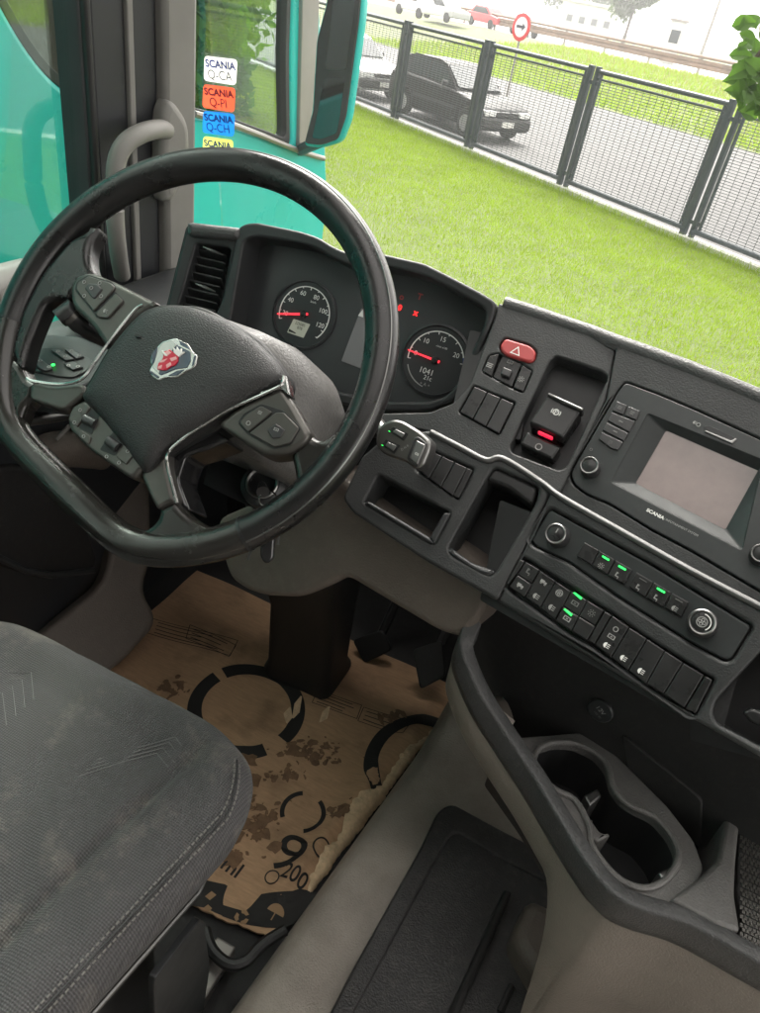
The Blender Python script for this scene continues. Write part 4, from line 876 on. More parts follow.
# ---- radio
rad_o = [(618, 390), (625, 381), (660, 394), (700, 411), (790, 452), (790, 610), (690, 551), (652, 531), (610, 505), (586, 495), (573, 485), (569, 473)]
p2o = [(617, 343.5), (650, 355), (690, 370), (730, 386), (770, 403), (810, 424), (830, 640), (760, 607), (690, 571), (561, 498), (556, 494), (606, 400)]
plate('centre_panel', P2, rp(P2.Q(p2o), 0.002), 'dash', dash, holes=[rp(P2.Q(rad_o), 0.006)], z0=-0.05, z1=0.0, bev=0.0022)
bez = Z8([(335, 168), (770, 345), (690, 683), (195, 426)]); scr = Z8([(403, 228), (765, 386), (628, 607), (286, 430)])
kn1 = (589, 465)
radio = plate('radio', P2, rp(inset(ccw(P2.Q(rad_o)), 0.0018), 0.006), 'radio', dash, holes=[rp(P2.Q(bez), 0.003)], z0=-0.03, z1=0.001, bev=0.0015)
SC_ = P2.off(-0.009)
o_ = rp(P2.Q(bez), 0.003); i_ = rp(SC_.Q(scr), 0.003)
loft('bezel', [[P2.P(x, y, 0.0005) for x, y in o_], [SC_.P(x, y, 0) for x, y in i_], [SC_.P(x, y, -0.004) for x, y in i_]], 'radio', radio, closed=True)
plate('touch_screen', SC_, rp(SC_.Q(inner(scr, 1.02)), 0.003), 'screen', radio, z0=-0.006, z1=-0.001, bev=0)
colq = [[(215, 115), (257, 133), (241, 172), (197, 155)], [(259, 134), (306, 155), (290, 192), (243, 173)], [(195, 158), (288, 195), (264, 238), (178, 192)], [(175, 196), (262, 240), (244, 272), (158, 228)], [(155, 232), (242, 274), (220, 306), (196, 300), (144, 262)]]
for k, q in enumerate(colq):
    b_ = btn('radio_button', P2, Z8(q), radio, 'knob', h=0.0035, k=0.95, z0=-0.002)
    c = np.mean(Z8(q), 0)
    icon(P2, c, 0.0036, ('bars', 'bars', 'leds', 'leds', 'sun')[k], 0.0026, 'dim_mark', b_)
def knob(pl, fc, bc, rpx, h, parent, name='knob', ringm='satin', detail=None):
    """rotary knob: face centre and base centre in pixels"""
    c = pl.px(*bc); q = pl.at(c[0], c[1], 0); e = pl.px(fc[0], fc[1], h); e2 = pl.px(fc[0]+rpx, fc[1], h); r = hypot(e2[0]-e[0], e2[1]-e[1])
    q = pl.at(e[0], e[1], 0)
    o = lathe(name, q, [(r*1.18, -0.004), (r*1.12, h*0.35), (r*1.02, h*0.94), (r*0.96, h), (r*0.80, h*1.01), (r*0.77, h*0.93), (r*0.70, h*0.92)], 'knob', parent, n=48, cap=False)
    lathe('ring', q, [(r*1.0, h*0.90), (r*1.02, h*0.97), (r*0.93, h*1.03), (r*0.84, h*1.01)], ringm, o, n=48, cap=False)
    lathe('cap', q, [(r*0.82, h*0.8), (r*0.74, h*0.96), (r*0.5, h*1.0), (0.0, h*1.02)], 'button', o, n=40)
    return o, q, r
knob(P2, kn1, (594, 467), 9.2, 0.016, radio)
icon(P2, Z8([(118, 302)])[0], 0.0014, 'ring', 0.0018, 'dim_mark', radio)
knob(P2, (761, 553), (764, 556), 10.5, 0.016, radio)
pxplate('card_slot', P2, Z8([(548, 213), (565, 210), (668, 258), (655, 276), (640, 270), (552, 228)]), 'dark', radio, r=0.002, z0=-0.001, z1=0.0017, bev=0.0003)
pxplate('slot_edge', P2, Z8([(552, 228), (650, 268), (668, 258), (672, 263), (654, 280), (550, 234)]), 'satin', radio, r=0.001, z0=-0.001, z1=0.003, bev=0.0006)
icon(P2, Z8([(512, 200)])[0], 0.0014, 'lamp', 0.0024, 'grey_mark', radio); icon(P2, Z8([(526, 208)])[0], 0.0014, 'ring', 0.0024, 'grey_mark', radio)
a, b = P2.px(*Z8([(330, 531)])[0], 0.001), P2.px(*Z8([(490, 613)])[0], 0.001)
rt = atan2(b[1]-a[1], b[0]-a[0]); L = hypot(b[0]-a[0], b[1]-a[1])
text('lettering', 'SCANIA', P2, a[0], a[1], 0.0052, 'white_mark', radio, rt, 'LEFT', 1.15, 0.0012, bold=0.0002)
text('lettering', '| INFOTAINMENT SYSTEM', P2, a[0]+cos(rt)*0.0215, a[1]+sin(rt)*0.0215, 0.0036, 'grey_mark', radio, rt, 'LEFT', 0.98, 0.0012)

# ---- dash top: rolls over the edge and falls away to the glass
def top_edge(px_): return (P1 if px_[0] < 606 else P2).P(*((P1 if px_[0] < 606 else P2).px(*px_)), 0)
edge = [top_edge(q) for q in ctop[1:]+[(650, 355), (690, 370), (730, 386), (770, 403), (810, 424)]]
rows = []
for dy, dz in ((-0.003, -0.008), (-0.003, -0.001), (0.0, 0.005), (0.006, 0.0085), (0.014, 0.0065), (0.022, 0.001), (0.05, -0.03), (0.15, -0.11), (0.5, -0.36)): rows.append([e+np.array([0, dy, dz]) for e in edge])
loft('top_pad', rows, 'dash_top', dash, sharp=60)
rows = [[np.array([x, y, z]) for x in np.linspace(-0.62, -0.18, 12)] for y, z in ((1.0, 0.92), (1.1, 0.86), (1.45, 0.66))]
loft('top_pad', rows, 'dash_top', dash)
rbox('body', -0.93, 0.9, 1.12, 1.40, 0.55, 0.78, 'dark', dash)
rbox('end_panel', -0.93, -0.64, 1.0, 1.3, 0.62, 0.83, 'hood', dash, r=0.03, bev=0.02)

# ---- lower panel: switch bank, tray, cubby
b4 = Z1([(262, 186), (432, 262), (372, 376), (213, 264)])
tray_h = Z1([(15, 385), (68, 282), (345, 428), (282, 546), (262, 540), (30, 400)])
cub_h = Z1([(335, 560), (478, 300), (508, 252), (682, 330), (668, 392), (516, 655), (490, 668), (350, 592)])
p3o = [(431, 430), (487, 460), (503, 458), (541, 482), (552, 489), (530, 537), (497, 601), (486, 594), (420, 557), (352, 512), (342, 498), (362, 456), (388, 434)]
lowp = plate('lower_panel', P3, rp(P3.Q(p3o), 0.006), 'dash', dash, holes=[rp(P3.Q(q), r_) for q, r_ in ((b4, 0.002), (tray_h, 0.006), (cub_h, 0.008))], z0=-0.06, z1=0.0, bev=0.004, seg=4)
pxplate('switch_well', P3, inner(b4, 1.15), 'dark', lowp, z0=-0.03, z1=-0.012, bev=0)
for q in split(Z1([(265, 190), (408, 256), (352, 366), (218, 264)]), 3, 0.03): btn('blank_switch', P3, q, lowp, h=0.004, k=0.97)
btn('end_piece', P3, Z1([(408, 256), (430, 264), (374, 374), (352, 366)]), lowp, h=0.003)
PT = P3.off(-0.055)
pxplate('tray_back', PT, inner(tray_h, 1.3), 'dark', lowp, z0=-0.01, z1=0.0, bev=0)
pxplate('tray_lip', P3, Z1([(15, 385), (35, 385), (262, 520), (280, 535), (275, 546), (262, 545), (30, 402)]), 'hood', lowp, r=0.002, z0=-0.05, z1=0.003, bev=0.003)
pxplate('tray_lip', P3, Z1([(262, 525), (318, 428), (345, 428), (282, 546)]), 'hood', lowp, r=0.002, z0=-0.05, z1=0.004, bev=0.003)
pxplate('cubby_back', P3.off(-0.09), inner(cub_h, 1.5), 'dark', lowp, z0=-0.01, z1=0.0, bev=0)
pxplate('cubby_brow', P3, Z1([(476, 300), (512, 254), (676, 332), (655, 402), (560, 330)]), 'button', lowp, r=0.006, z0=-0.05, z1=-0.006, bev=0.004)
pxplate('cubby_lip', P3, Z1([(335, 558), (352, 566), (430, 620), (505, 645), (514, 655), (490, 672), (455, 664), (345, 594)]), 'hood', lowp, r=0.004, z0=-0.05, z1=0.001, bev=0.005)

# ---- lower panel, right: heater and switches
cl_o = [(547, 510), (552, 508.5), (649, 562), (751, 624), (752, 629), (733, 660), (725, 662), (693, 645), (620, 599), (569, 563), (533, 546), (529, 539)]
T = [(135, 232), (190, 265), (250, 305), (308, 345), (370, 380), (435, 420)]; B = [(72, 330), (130, 370), (190, 412), (248, 458), (308, 500), (368, 535)]
sw_o = Z2([(112, 218), (135, 220), (435, 410), (465, 430)])+Z3([(130, 388), (322, 508), (432, 578), (478, 602), (470, 630), (385, 785), (350, 790), (322, 768)])+Z2([(397, 562), (308, 510), (72, 344), (55, 322), (62, 300)])
p4o = [(552, 489), (561, 497), (690, 569), (760, 605.5), (830, 645), (830, 792), (760, 757), (663, 702), (497, 601), (530, 537)]
cub_r = [(800, 630), (772, 640), (716, 700), (712, 714), (718, 724), (770, 752), (810, 760)]
p4 = plate('heater_panel', P4, rp(P4.Q(p4o), 0.004), 'dash', dash, holes=[rp(P4.Q(q), 0.005) for q in (cl_o, sw_o, cub_r)], z0=-0.06, z1=0.0, bev=0.004, seg=4)
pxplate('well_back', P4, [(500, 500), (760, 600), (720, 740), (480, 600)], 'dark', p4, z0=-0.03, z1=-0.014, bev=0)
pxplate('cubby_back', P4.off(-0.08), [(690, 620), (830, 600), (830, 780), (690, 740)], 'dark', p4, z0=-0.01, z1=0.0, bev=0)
ht = plate('heater_controls', P4, rp(inset(ccw(P4.Q(cl_o)), 0.002), 0.005), 'radio', dash, z0=-0.02, z1=-0.002, bev=0.002)
pxplate('cubby_catch', P4, [(742, 712), (752, 708), (790, 722), (790, 740), (750, 722)], 'button', p4, r=0.003, z0=-0.04, z1=-0.008, bev=0.003)
hb = [Z2([(357, 158), (415, 190), (385, 247), (327, 214)]), Z2([(417, 191), (475, 226), (445, 284), (387, 248)]), Z2([(477, 227), (540, 263), (510, 322), (447, 285)]), Z2([(556, 272), (620, 310), (590, 370), (526, 331)]), Z2([(622, 311), (690, 350), (660, 408), (592, 371)]), Z2([(692, 351), (757, 388), (728, 447), (662, 409)])]
kinds = [None, 'sun', 'seat', 'seat', 'seat', 'lamp']
for k, q in enumerate(hb):
    b_ = btn('heater_button', P4, q, ht, 'button', h=0.003, k=0.97, z0=-0.006)
    c = np.mean(q, 0)
    if kinds[k]: icon(P4, (c[0]-2.5, c[1]+3.5), 0.0034, kinds[k], 0.0036, 'grey_mark', b_)
    up = (np.array(q[0])+np.array(q[1]))/2; lq = [c+(np.array(p)-c)*0.55+(up-c)*0.48 for p in q]
    if k in (1, 2, 4): m_ = 'led_green'
    elif k == 0: continue
    else: m_ = 'dim_mark'
    a = np.array(q[0])*0.72+np.array(q[1])*0.28; b = np.array(q[0])*0.28+np.array(q[1])*0.72; dn = (np.array(q[3])-np.array(q[0]))
    pxplate('indicator', P4, [a+dn*0.16, b+dn*0.16, b+dn*0.27, a+dn*0.27] if m_ == 'led_green' else [a+dn*0.2, b+dn*0.2, b+dn*0.24, a+dn*0.24], m_, b_, r=0.0005, z0=0.002, z1=0.0038, bev=0)
k1, q1, kr = knob(P4, (555.3, 533.5), (560, 538), 10.5, 0.016, ht)
plate('pointer', q1, [(-kr*0.05, kr*0.1), (kr*0.05, kr*0.1), (kr*0.05, kr*0.55), (-kr*0.05, kr*0.55)], 'grey_mark', k1, z0=0.015, z1=0.0166, bev=0)
k2, q2, kr = knob(P4, (702, 622), (708, 628), 14.2, 0.018, ht)
icon(P4, (702, 622), 0.0186, 'fan', kr*0.42, 'grey_mark', k2)
plate('scale', q2, arc_band(kr*0.6, kr*0.68, -40, 100, 20), 'white_mark', k2, z0=0.0175, z1=0.0187, bev=0)
def lerp(a, b, t): return tuple(np.array(a)*(1-t)+np.array(b)*t)
KN = [('seat', 'truck'), ('truck', 'lamp'), ('fan', 'lamp'), ('box', 'box'), ('sun', None)]
for k in range(5):
    t0, t1, b0, b1 = T[k], T[k+1], B[k], B[k+1]
    m0, m1 = lerp(t0, b0, 0.52), lerp(t1, b1, 0.52)
    up = Z2([t0, t1, m1, m0]); lo = Z2([m0, m1, b1, b0])
    if k in (1, 2):
        s_ = btn('switch', P4, Z2([t0, t1, b1, b0]), p4, h=0.002, k=0.955); pu = pd_ = s_; hu = hd_ = 0.002
    else:
        pu = btn('switch', P4, up, p4, h=0.001, k=0.955); pd_ = btn('switch', P4, lo, p4, h=0.005, k=0.955); hu, hd_ = 0.001, 0.005
    for q, kd, par, hgt in ((up, KN[k][0], pu, hu), (lo, KN[k][1], pd_, hd_)):
        if kd: icon(P4, np.mean(q, 0), hgt+0.0002, kd, 0.0042, 'grey_mark' if par is pd_ else 'dim_mark', par)
    if k == 3:
        for (x, y), par, hgt in (((332, 367), pu, 0.001), ((295, 430), pd_, 0.005)):
            pxplate('indicator', P4, Z2([(x-16, y-14), (x-10, y-17), (x+18, y+4), (x+13, y+12)]), 'led_green', par, r=0.0006, z0=0.0, z1=hgt+0.001, bev=0)
btn('end_piece', P4, Z2([(112, 222), (133, 231), (70, 326), (58, 318)]), p4, h=0.002)
btn('divider', P4, Z2([(437, 421), (463, 435), (396, 550), (370, 536)]), p4, h=0.003)
# five tall switches
TT = [Z2([(465, 436)])[0], Z2([(530, 482)])[0], Z2([(598, 525)])[0], Z2([(665, 570)])[0], Z3([(322, 516)])[0], Z3([(428, 580)])[0]]
BB = [Z2([(397, 551)])[0], Z2([(459, 600)])[0], Z2([(524, 650)])[0], Z2([(592, 702)])[0], Z3([(220, 682)])[0], Z3([(323, 756)])[0]]
for k in range(5):
    q = [TT[k], TT[k+1], BB[k+1], BB[k]]
    b_ = btn('tall_switch', P4, q, p4, h=0.004, k=0.955)
    if k < 3: icon(P4, lerp(lerp(*q[:2], 0.5), lerp(q[3], q[2], 0.5), 0.80), 0.0045, 'lamp', 0.004, 'white_mark', b_)
    if k == 0: icon(P4, lerp(lerp(*q[:2], 0.5), lerp(q[3], q[2], 0.5), 0.52), 0.0045, 'box', 0.004, 'grey_mark', b_); icon(P4, lerp(lerp(*q[:2], 0.5), lerp(q[3], q[2], 0.5), 0.28), 0.0045, 'ring', 0.003, 'grey_mark', b_)
btn('end_piece', P4, Z3([(432, 584), (470, 604), (382, 778), (326, 758)]), p4, h=0.002)

# ---- silver strip added as the highlight along the step between upper and lower panels
sp_ = [(P3 if x < 552 else P4).P(*((P3 if x < 552 else P4).px(x, y, 0.001)), 0.001) for x, y in ((431, 432), (460, 447), (486, 460), (503, 458.5), (541, 482), (562, 497.5), (620, 530.5), (690, 570), (760, 606.5), (805, 631))]
tube('ledge_highlight', spline(sp_, 5), 0.0042, 'highlight_silver', dash, n=12, up=tuple(P4.n), sx=0.9)

# ---- passenger side of the dashboard
psp = Plane((1.12, 0, 0), (0, 1, 0), (0, 0, 1))
plate('passenger_dash', psp, rp([(0.86, 1.0), (0.90, 1.035), (0.97, 1.01), (1.40, 0.80), (1.40, 0.52), (0.90, 0.55), (0.70, 0.74), (0.74, 0.80)], 0.03, 5), 'dash', dash, z0=-0.87, z1=0.0, bev=0.01, back=True)
gl = tilted((0.72, 0.775, 0.87), 0, 58)
plate('glove_box_lid', gl, rp([(-0.32, -0.09), (0.34, -0.09), (0.34, 0.10), (-0.32, 0.10)], 0.02), 'dash_top', dash, z0=-0.02, z1=0.012, bev=0.006)

# ---- knee panel below
PK = tilted(P3.P(*P3.px(486, 592))+np.array([0, 0.05, 0.02]), 10, 74)
pxplate('knee_panel', PK, [(214, 520), (330, 470), (500, 585), (482, 615), (466, 640), (440, 634), (345, 577), (330, 586), (300, 599), (262, 597), (243, 590), (230, 580), (224, 566)], 'beige', dash, r=0.02, z0=-0.12, z1=0.0, bev=0.012, seg=4)

# ================================================================== steering wheel
CW = np.array([-0.455, 0.614, 0.999]); TS = radians(48.2)
WP = Plane(CW, (1, 0, 0), (0, cos(TS), sin(TS)))          # wheel plane; n points at the driver
TURN = radians(-18)                                       # wheel turned clockwise
wheel = root('steering_wheel', 'black leather flat-bottomed steering wheel turned slightly right', 'steering wheel', WP.P(0, 0, -0.05))
WR = 0.2200
def rim_r(a):
    k = a-(TURN-pi/2); k = atan2(sin(k), cos(k)); c = cos(k); flat = 0.198/c if c > 0.3 else 9
    return -math.log(math.exp(-WR*140)+math.exp(-min(flat, 3)*140))/140+0.0008
N = 168; path = []
for i in range(N):
    a = 2*pi*i/N; r = rim_r(a); path.append((r*cos(a), r*sin(a), a))
def rim_part(name, a0, a1, m, n=22, grow=0.0):
    """a stretch of the rim: oval section, a little flattened on the driver's side"""
    idx = [a0+(a1-a0)*k/90 for k in range(91)]; rows = []
    for a in idx:
        r = rim_r(a); t = np.array([cos(a), sin(a)])
        rows.append([WP.P(*(t*(r+(0.0178+grow)*cos(b))), (0.0185+grow)*sin(b)*(1 if sin(b) < 0 else 0.94)) for b in np.linspace(0, 2*pi, n, endpoint=False)])
    return loft(name, rows, m, wheel, closed=True, caps=True, sharp=50)
def ang(x, y): q = WP.px(x, y); return atan2(q[1], q[0])
s1 = ang(12, 322); s2 = ang(247, 538)                     # the two leather seams seen
rim_part('rim_grip', s2, s1+2*pi if s1 < s2 else s1, 'leather')
rim_part('rim_lower', s1-2*pi if s1 > s2 else s1, s2, 'leather_worn', grow=0.0004)
for a in (s1, s2):
    rim_part('seam', a-0.008, a+0.008, 'dark', grow=0.0009)
# moulded line round the rim and the stitches along its inside
tube('rim_groove', [WP.P((rim_r(a)+0.012)*cos(a), (rim_r(a)+0.012)*sin(a), 0.0128) for a in np.linspace(s2, s1+2*pi if s1 < s2 else s1, 120)], 0.0009, 'satin', wheel, n=6)
st = MB()
for a0, a1, n in ((ang(100, 240), ang(45, 300)+0.12, 16), (ang(190, 196), ang(100, 240), 40), (ang(60, 480), ang(130, 530), 30), (ang(350, 420), ang(370, 330), 30)):
    while a1-a0 > pi: a1 -= 2*pi
    while a1-a0 < -pi: a1 += 2*pi
    for k in range(n):
        a = a0+(a1-a0)*k/n; r = rim_r(a)-0.0158; st.add(*tube_geo([WP.P(r*cos(a), r*sin(a), 0.0035), WP.P((r+0.001)*cos(a+0.012), (r+0.001)*sin(a+0.012), 0.0078)], 0.0011, n=5))
st.build('stitching', 'thread', wheel)['kind'] = 'stuff'

def webp(name, q, d0, d1, m, r=0.01, bev=0.008, parent=None): return plate(name, WP, rp(WP.Q(q, d1), r, 5), m, parent or wheel, z0=d0, z1=d1, bev=bev, seg=5, back=True)
webp('spoke_web', [(100, 222), (88, 246), (88, 262), (95, 276), (75, 290), (69, 300), (57, 297), (45, 302), (36, 322), (27, 345), (21, 372), (8, 352), (20, 310), (40, 272), (66, 240)], -0.012, 0.010, 'leather', 0.012)
webp('spoke_web', [(36, 383), (32, 399), (24, 405), (16, 428), (3, 402), (4, 352), (19, 362), (27, 378)], -0.012, 0.008, 'leather_worn', 0.008)
webp('spoke_web', [(158, 508), (174, 500), (180, 508), (192, 519), (208, 527), (240, 530), (252, 538), (200, 554), (150, 554), (112, 536), (132, 533), (148, 528), (157, 518)], -0.012, 0.009, 'leather_worn', 0.010)
webp('spoke_web', [(306, 432), (320, 441), (333, 432), (350, 418), (362, 430), (340, 470), (303, 507), (296, 497), (294, 470), (289, 452)], -0.012, 0.009, 'leather_worn', 0.010)
# hub
pad_px = [(79, 396), (94, 372), (108, 347), (126, 325), (143, 308), (160, 303), (180, 303), (198, 307), (230, 320), (258, 341), (277, 362), (284, 378), (270, 388), (245, 402), (215, 420), (186, 437), (168, 449), (158, 462), (150, 471), (143, 474), (134, 463), (116, 439), (98, 417), (84, 404)]
D0 = 0.006; HP = 0.025
webp('hub_base', [(76, 398), (108, 343), (143, 303), (200, 303), (262, 338), (290, 380), (250, 410), (172, 452), (145, 480), (130, 478), (78, 425)], -0.035, 0.004, 'dark', 0.02)
po = rp(WP.Q(pad_px, D0+0.01), 0.012, 4); pc = WP.px(173, 380, D0+HP)
prof = [(1.0, -0.008), (1.0, 0.0), (0.996, 0.004), (0.982, 0.0085), (0.955, 0.0125), (0.91, 0.0162), (0.84, 0.0193), (0.74, 0.0217), (0.6, 0.0234), (0.44, 0.0244), (0.3, 0.0248), (0.15, 0.025)]
mk('airbag_cover', *dome_geo(WP, po, pc, D0, prof), 'pad', wheel, sharp=60)
EP = WP.atpx(174, 357, D0+HP-0.0012)
text('lettering', 'AIRBAG', WP, *WP.px(117, 406, D0+0.021), 0.0105, 'dark', wheel, radians(-18), d=D0+0.0222, bold=0.0003)
for x, y in ((138, 336), (203, 387)): q = WP.px(x, y, D0+0.0245); plate('fastener_mark', WP, rp([(q[0]-0.004, q[1]-0.0012), (q[0]+0.004, q[1]-0.0012), (q[0]+0.003, q[1]+0.0015), (q[0]-0.003, q[1]+0.0015)], 0.001), 'dark', wheel, z0=D0+0.015, z1=D0+0.0249, bev=0)
# emblem: crank ring with three arms, shield and red crowned griffin head
E_ = lambda q, d=0.004: [EP.px(140+x/10.86, 325+y/10.86, d) for x, y in q]
em_o = E_([(85, 480), (120, 430), (100, 400), (110, 300), (200, 200), (230, 170), (370, 130), (420, 150), (520, 200), (570, 290), (620, 320), (600, 420), (560, 470), (500, 490), (400, 560), (250, 570), (195, 600), (110, 545)])
em = plate('emblem', EP, rp(em_o, 0.003), 'chrome', wheel, z0=-0.004, z1=0.0022, bev=0.0012)
def ep(name, q, m, d=0.0034, r=0.001, par=None): return plate(name, EP, rp(E_(q, d), r), m, par or em, z0=0.001, z1=d, bev=0.0003)
ep('shield', [(135, 460), (160, 380), (200, 250), (240, 190), (350, 160), (400, 215), (545, 290), (550, 380), (510, 460), (380, 480), (220, 545)], 'emblem_blue', 0.0030)
ep('shield_half', [(135, 455), (162, 380), (203, 250), (242, 192), (352, 162), (395, 215), (330, 300), (240, 420), (200, 525)], 'emblem_grey', 0.0034)
for q in ([(125, 400), (125, 310), (190, 235), (160, 370), (130, 435)], [(420, 165), (500, 205), (545, 270), (440, 215)], [(300, 550), (400, 495), (480, 480), (400, 545)], [(585, 335), (605, 330), (585, 415), (560, 450)], [(110, 490), (210, 560), (190, 580), (105, 520)]):
    ep('crank_field', q, 'emblem_blue', 0.0030)
gh = ep('griffin', [(185, 480), (195, 420), (235, 380), (250, 350), (260, 290), (320, 265), (370, 300), (410, 330), (410, 390), (370, 440), (330, 450), (280, 485), (240, 490)], 'emblem_red', 0.0046, 0.0008)
for q in ([(225, 385), (300, 360), (260, 400), (215, 410)], [(270, 300), (300, 270), (340, 300), (300, 330)], [(280, 430), (330, 400), (340, 430), (290, 470)], [(320, 360), (390, 340), (400, 370), (340, 395)], [(195, 450), (240, 430), (230, 470), (195, 478)]): ep('plume', q, 'emblem_pink', 0.0051, 0.0006, gh)
for q in ([(245, 300), (235, 275), (275, 300), (300, 335), (270, 335)], [(365, 300), (360, 240), (390, 270), (400, 230), (420, 275), (450, 250), (445, 290), (485, 290), (440, 320), (420, 345)]): ep('crown', q, 'white_mark', 0.0051, 0.0005, gh)

# spokes with their button pods
S = 0.016
ls = webp('spoke', [(69, 288), (74, 276), (89.5, 270.5), (117, 282), (150, 299), (160, 303), (130, 322), (110, 344), (105, 346), (93, 327), (71, 306)], -0.012, S, 'spoke', 0.012, 0.006)
Z9 = lambda q: zpts(q, 60, 260, 8.44)
def wbtn(q, d, par, m='gloss_black', r=0.0025, bev=0.0012, name='button'): return plate(name, WP, rp(WP.Q(q, d), r), m, par, z0=S-0.006, z1=d, bev=bev)
fr = wbtn(Z9([(122, 250), (138, 182), (238, 122), (436, 182), (470, 222), (458, 256), (545, 345), (402, 500), (310, 490), (275, 440)]), S+0.0006, ls, 'dark', 0.003, 0.0003, 'button_frame')
b1 = wbtn(Z9([(132, 248), (147, 190), (240, 132), (428, 192), (458, 222), (448, 252), (282, 430)]), S+0.003, ls, 'spoke')
wbtn(Z9([(205, 235), (235, 195), (310, 200), (355, 245), (290, 325), (268, 315)]), S+0.0045, b1, 'knob', 0.0015)
wbtn(Z9([(292, 450), (468, 278), (533, 342), (400, 488), (322, 483)]), S+0.003, ls, 'spoke')
for x, y in ((205, 185), (335, 195), (205, 302), (348, 305), (265, 235)): icon(WP, Z9([(x, y)])[0], S+0.0048 if x == 265 else S+0.0032, 'ring', 0.0022, 'grey_mark', b1)
icon(WP, Z9([(382, 430)])[0], S+0.0032, 'lamp', 0.003, 'grey_mark', ls)
rs = webp('spoke', [(216, 424), (232, 411), (246, 402), (268, 393), (281, 386), (291, 399), (301, 416), (311, 434), (303, 445), (288, 454), (266, 456), (250, 447)], -0.014, S, 'spoke', 0.008, 0.006)
ZA = lambda q: zpts(q, 140, 400, 3.8)
wbtn(ZA([(370, 85), (395, 50), (460, 14), (545, 40), (612, 105), (572, 172), (508, 188), (405, 128)]), S+0.0006, rs, 'dark', 0.003, 0.0003, 'button_frame')
wbtn(ZA([(376, 85), (400, 56), (460, 21), (503, 45), (410, 122)]), S+0.003, rs, 'spoke')
b1 = wbtn(ZA([(414, 126), (515, 47), (545, 46), (604, 105), (568, 164), (510, 179)]), S+0.003, rs, 'spoke')
wbtn(ZA([(482, 115), (515, 88), (550, 113), (532, 143), (502, 146)]), S+0.0045, b1, 'knob', 0.0015)
icon(WP, ZA([(412, 88)])[0], S+0.0032, 'ring', 0.0025, 'grey_mark', rs); icon(WP, ZA([(456, 48)])[0], S+0.0032, 'bars', 0.0022, 'grey_mark', rs); icon(WP, ZA([(518, 112)])[0], S+0.0048, 'box', 0.0026, 'grey_mark', b1)
webp('lower_spoke', [(30, 382), (55, 386), (82, 383), (88, 392), (78, 400), (64, 411), (45, 405), (28, 399)], -0.012, 0.012, 'spoke', 0.006, 0.005)
webp('lower_spoke', [(139, 473), (150, 466), (167, 451), (166, 464), (170, 483), (175, 501), (166, 505), (157, 510), (150, 498)], -0.012, 0.012, 'spoke', 0.006, 0.005)
for q, dd in (([(27, 378), (33, 381), (55, 384), (72, 383), (84, 377), (96, 360), (107, 345), (118, 330), (135, 310), (143, 305)], 0.016), ([(177, 503), (172, 483), (167, 463), (168, 454), (172, 448), (188, 435), (208, 422), (228, 410), (246, 402), (266, 393), (281, 385), (284, 376)], 0.018)):
    tube('chrome_trim', spline([WP.P(*WP.px(x, y, dd), dd) for x, y in q], 5), 0.0019, 'chrome', wheel, n=8)
plate('chrome_end', WP, rp(WP.Q([(258, 394), (281, 383), (286, 374), (290, 396), (281, 389)], S+0.002), 0.003), 'chrome', wheel, z0=0.0, z1=S+0.002, bev=0.002)
webp('spoke_back', [(168, 455), (178, 448), (208, 425), (230, 440), (205, 450), (186, 456), (178, 480), (190, 512), (178, 506)], -0.05, -0.006, 'gloss_black', 0.006, 0.004)
ZB = lambda q: zpts(q, 0, 400, 3.8)
cp = webp('scroll_panel', ZB([(252, 70), (275, 18), (325, -4), (360, 12), (450, 85), (565, 222), (545, 255), (505, 305), (440, 262), (330, 182), (262, 112)]), -0.01, S, 'spoke', 0.008, 0.005)
for q in ([(298, 105), (348, 32), (378, 58), (348, 132)], [(378, 188), (432, 118), (476, 152), (436, 212)]):
    sl = wbtn(ZB(q), S+0.0006, cp, 'dark', 0.002, 0.0003, 'scroll_slot'); c = np.mean(ZB(q), 0)
    a, b = WP.px(*(np.array(ZB([q[0]])[0])*0.5+np.array(ZB([q[3]])[0])*0.5), S), WP.px(*(np.array(ZB([q[1]])[0])*0.5+np.array(ZB([q[2]])[0])*0.5), S)
    m_ = (np.array(a)+np.array(b))/2; dv = np.array([b[1]-a[1], -(b[0]-a[0])]); dv = dv/np.linalg.norm(dv)*0.0075
    tube('scroll_wheel', [WP.P(*(m_-dv), S), WP.P(*(m_+dv), S)], 0.0055, 'knob', sl, n=16)
for q in ([(258, 75), (278, 28), (318, 8), (342, 28), (292, 102)], [(305, 112), (345, 140), (335, 170), (298, 140)], [(440, 215), (485, 155), (520, 190), (478, 245)]): wbtn(ZB(q), S+0.002, cp, 'spoke', 0.002, 0.001)
for x, y in ((305, 38), (283, 85), (318, 138), (405, 215), (485, 195), (452, 238)): icon(WP, ZB([(x, y)])[0], S+0.0022, 'ring', 0.002, 'grey_mark', cp)

# ---- column cowl, stalks, ignition lock
col_ = root('column_cowl', 'grey steering column cowl behind the wheel with its stalks', 'steering column', WP.P(0, 0, -0.2))
rows = []
for d_, w, hu, hl, ox in ((-0.028, 0.05, 0.045, 0.05, 0.0), (-0.05, 0.085, 0.06, 0.065, 0.005), (-0.08, 0.105, 0.064, 0.08, 0.02), (-0.14, 0.115, 0.062, 0.085, 0.03), (-0.20, 0.11, 0.05, 0.085, 0.03), (-0.26, 0.10, 0.04, 0.08, 0.03)):
    rows.append([WP.P(x+ox, y, d_) for x, y in rp([(-w, -hl), (w, -hl), (w, hu*0.5), (w*0.7, hu), (-w*0.7, hu), (-w, hu*0.5)], 0.03)])
loft('cowl', rows, 'console_grey', col_, closed=True, caps=True)
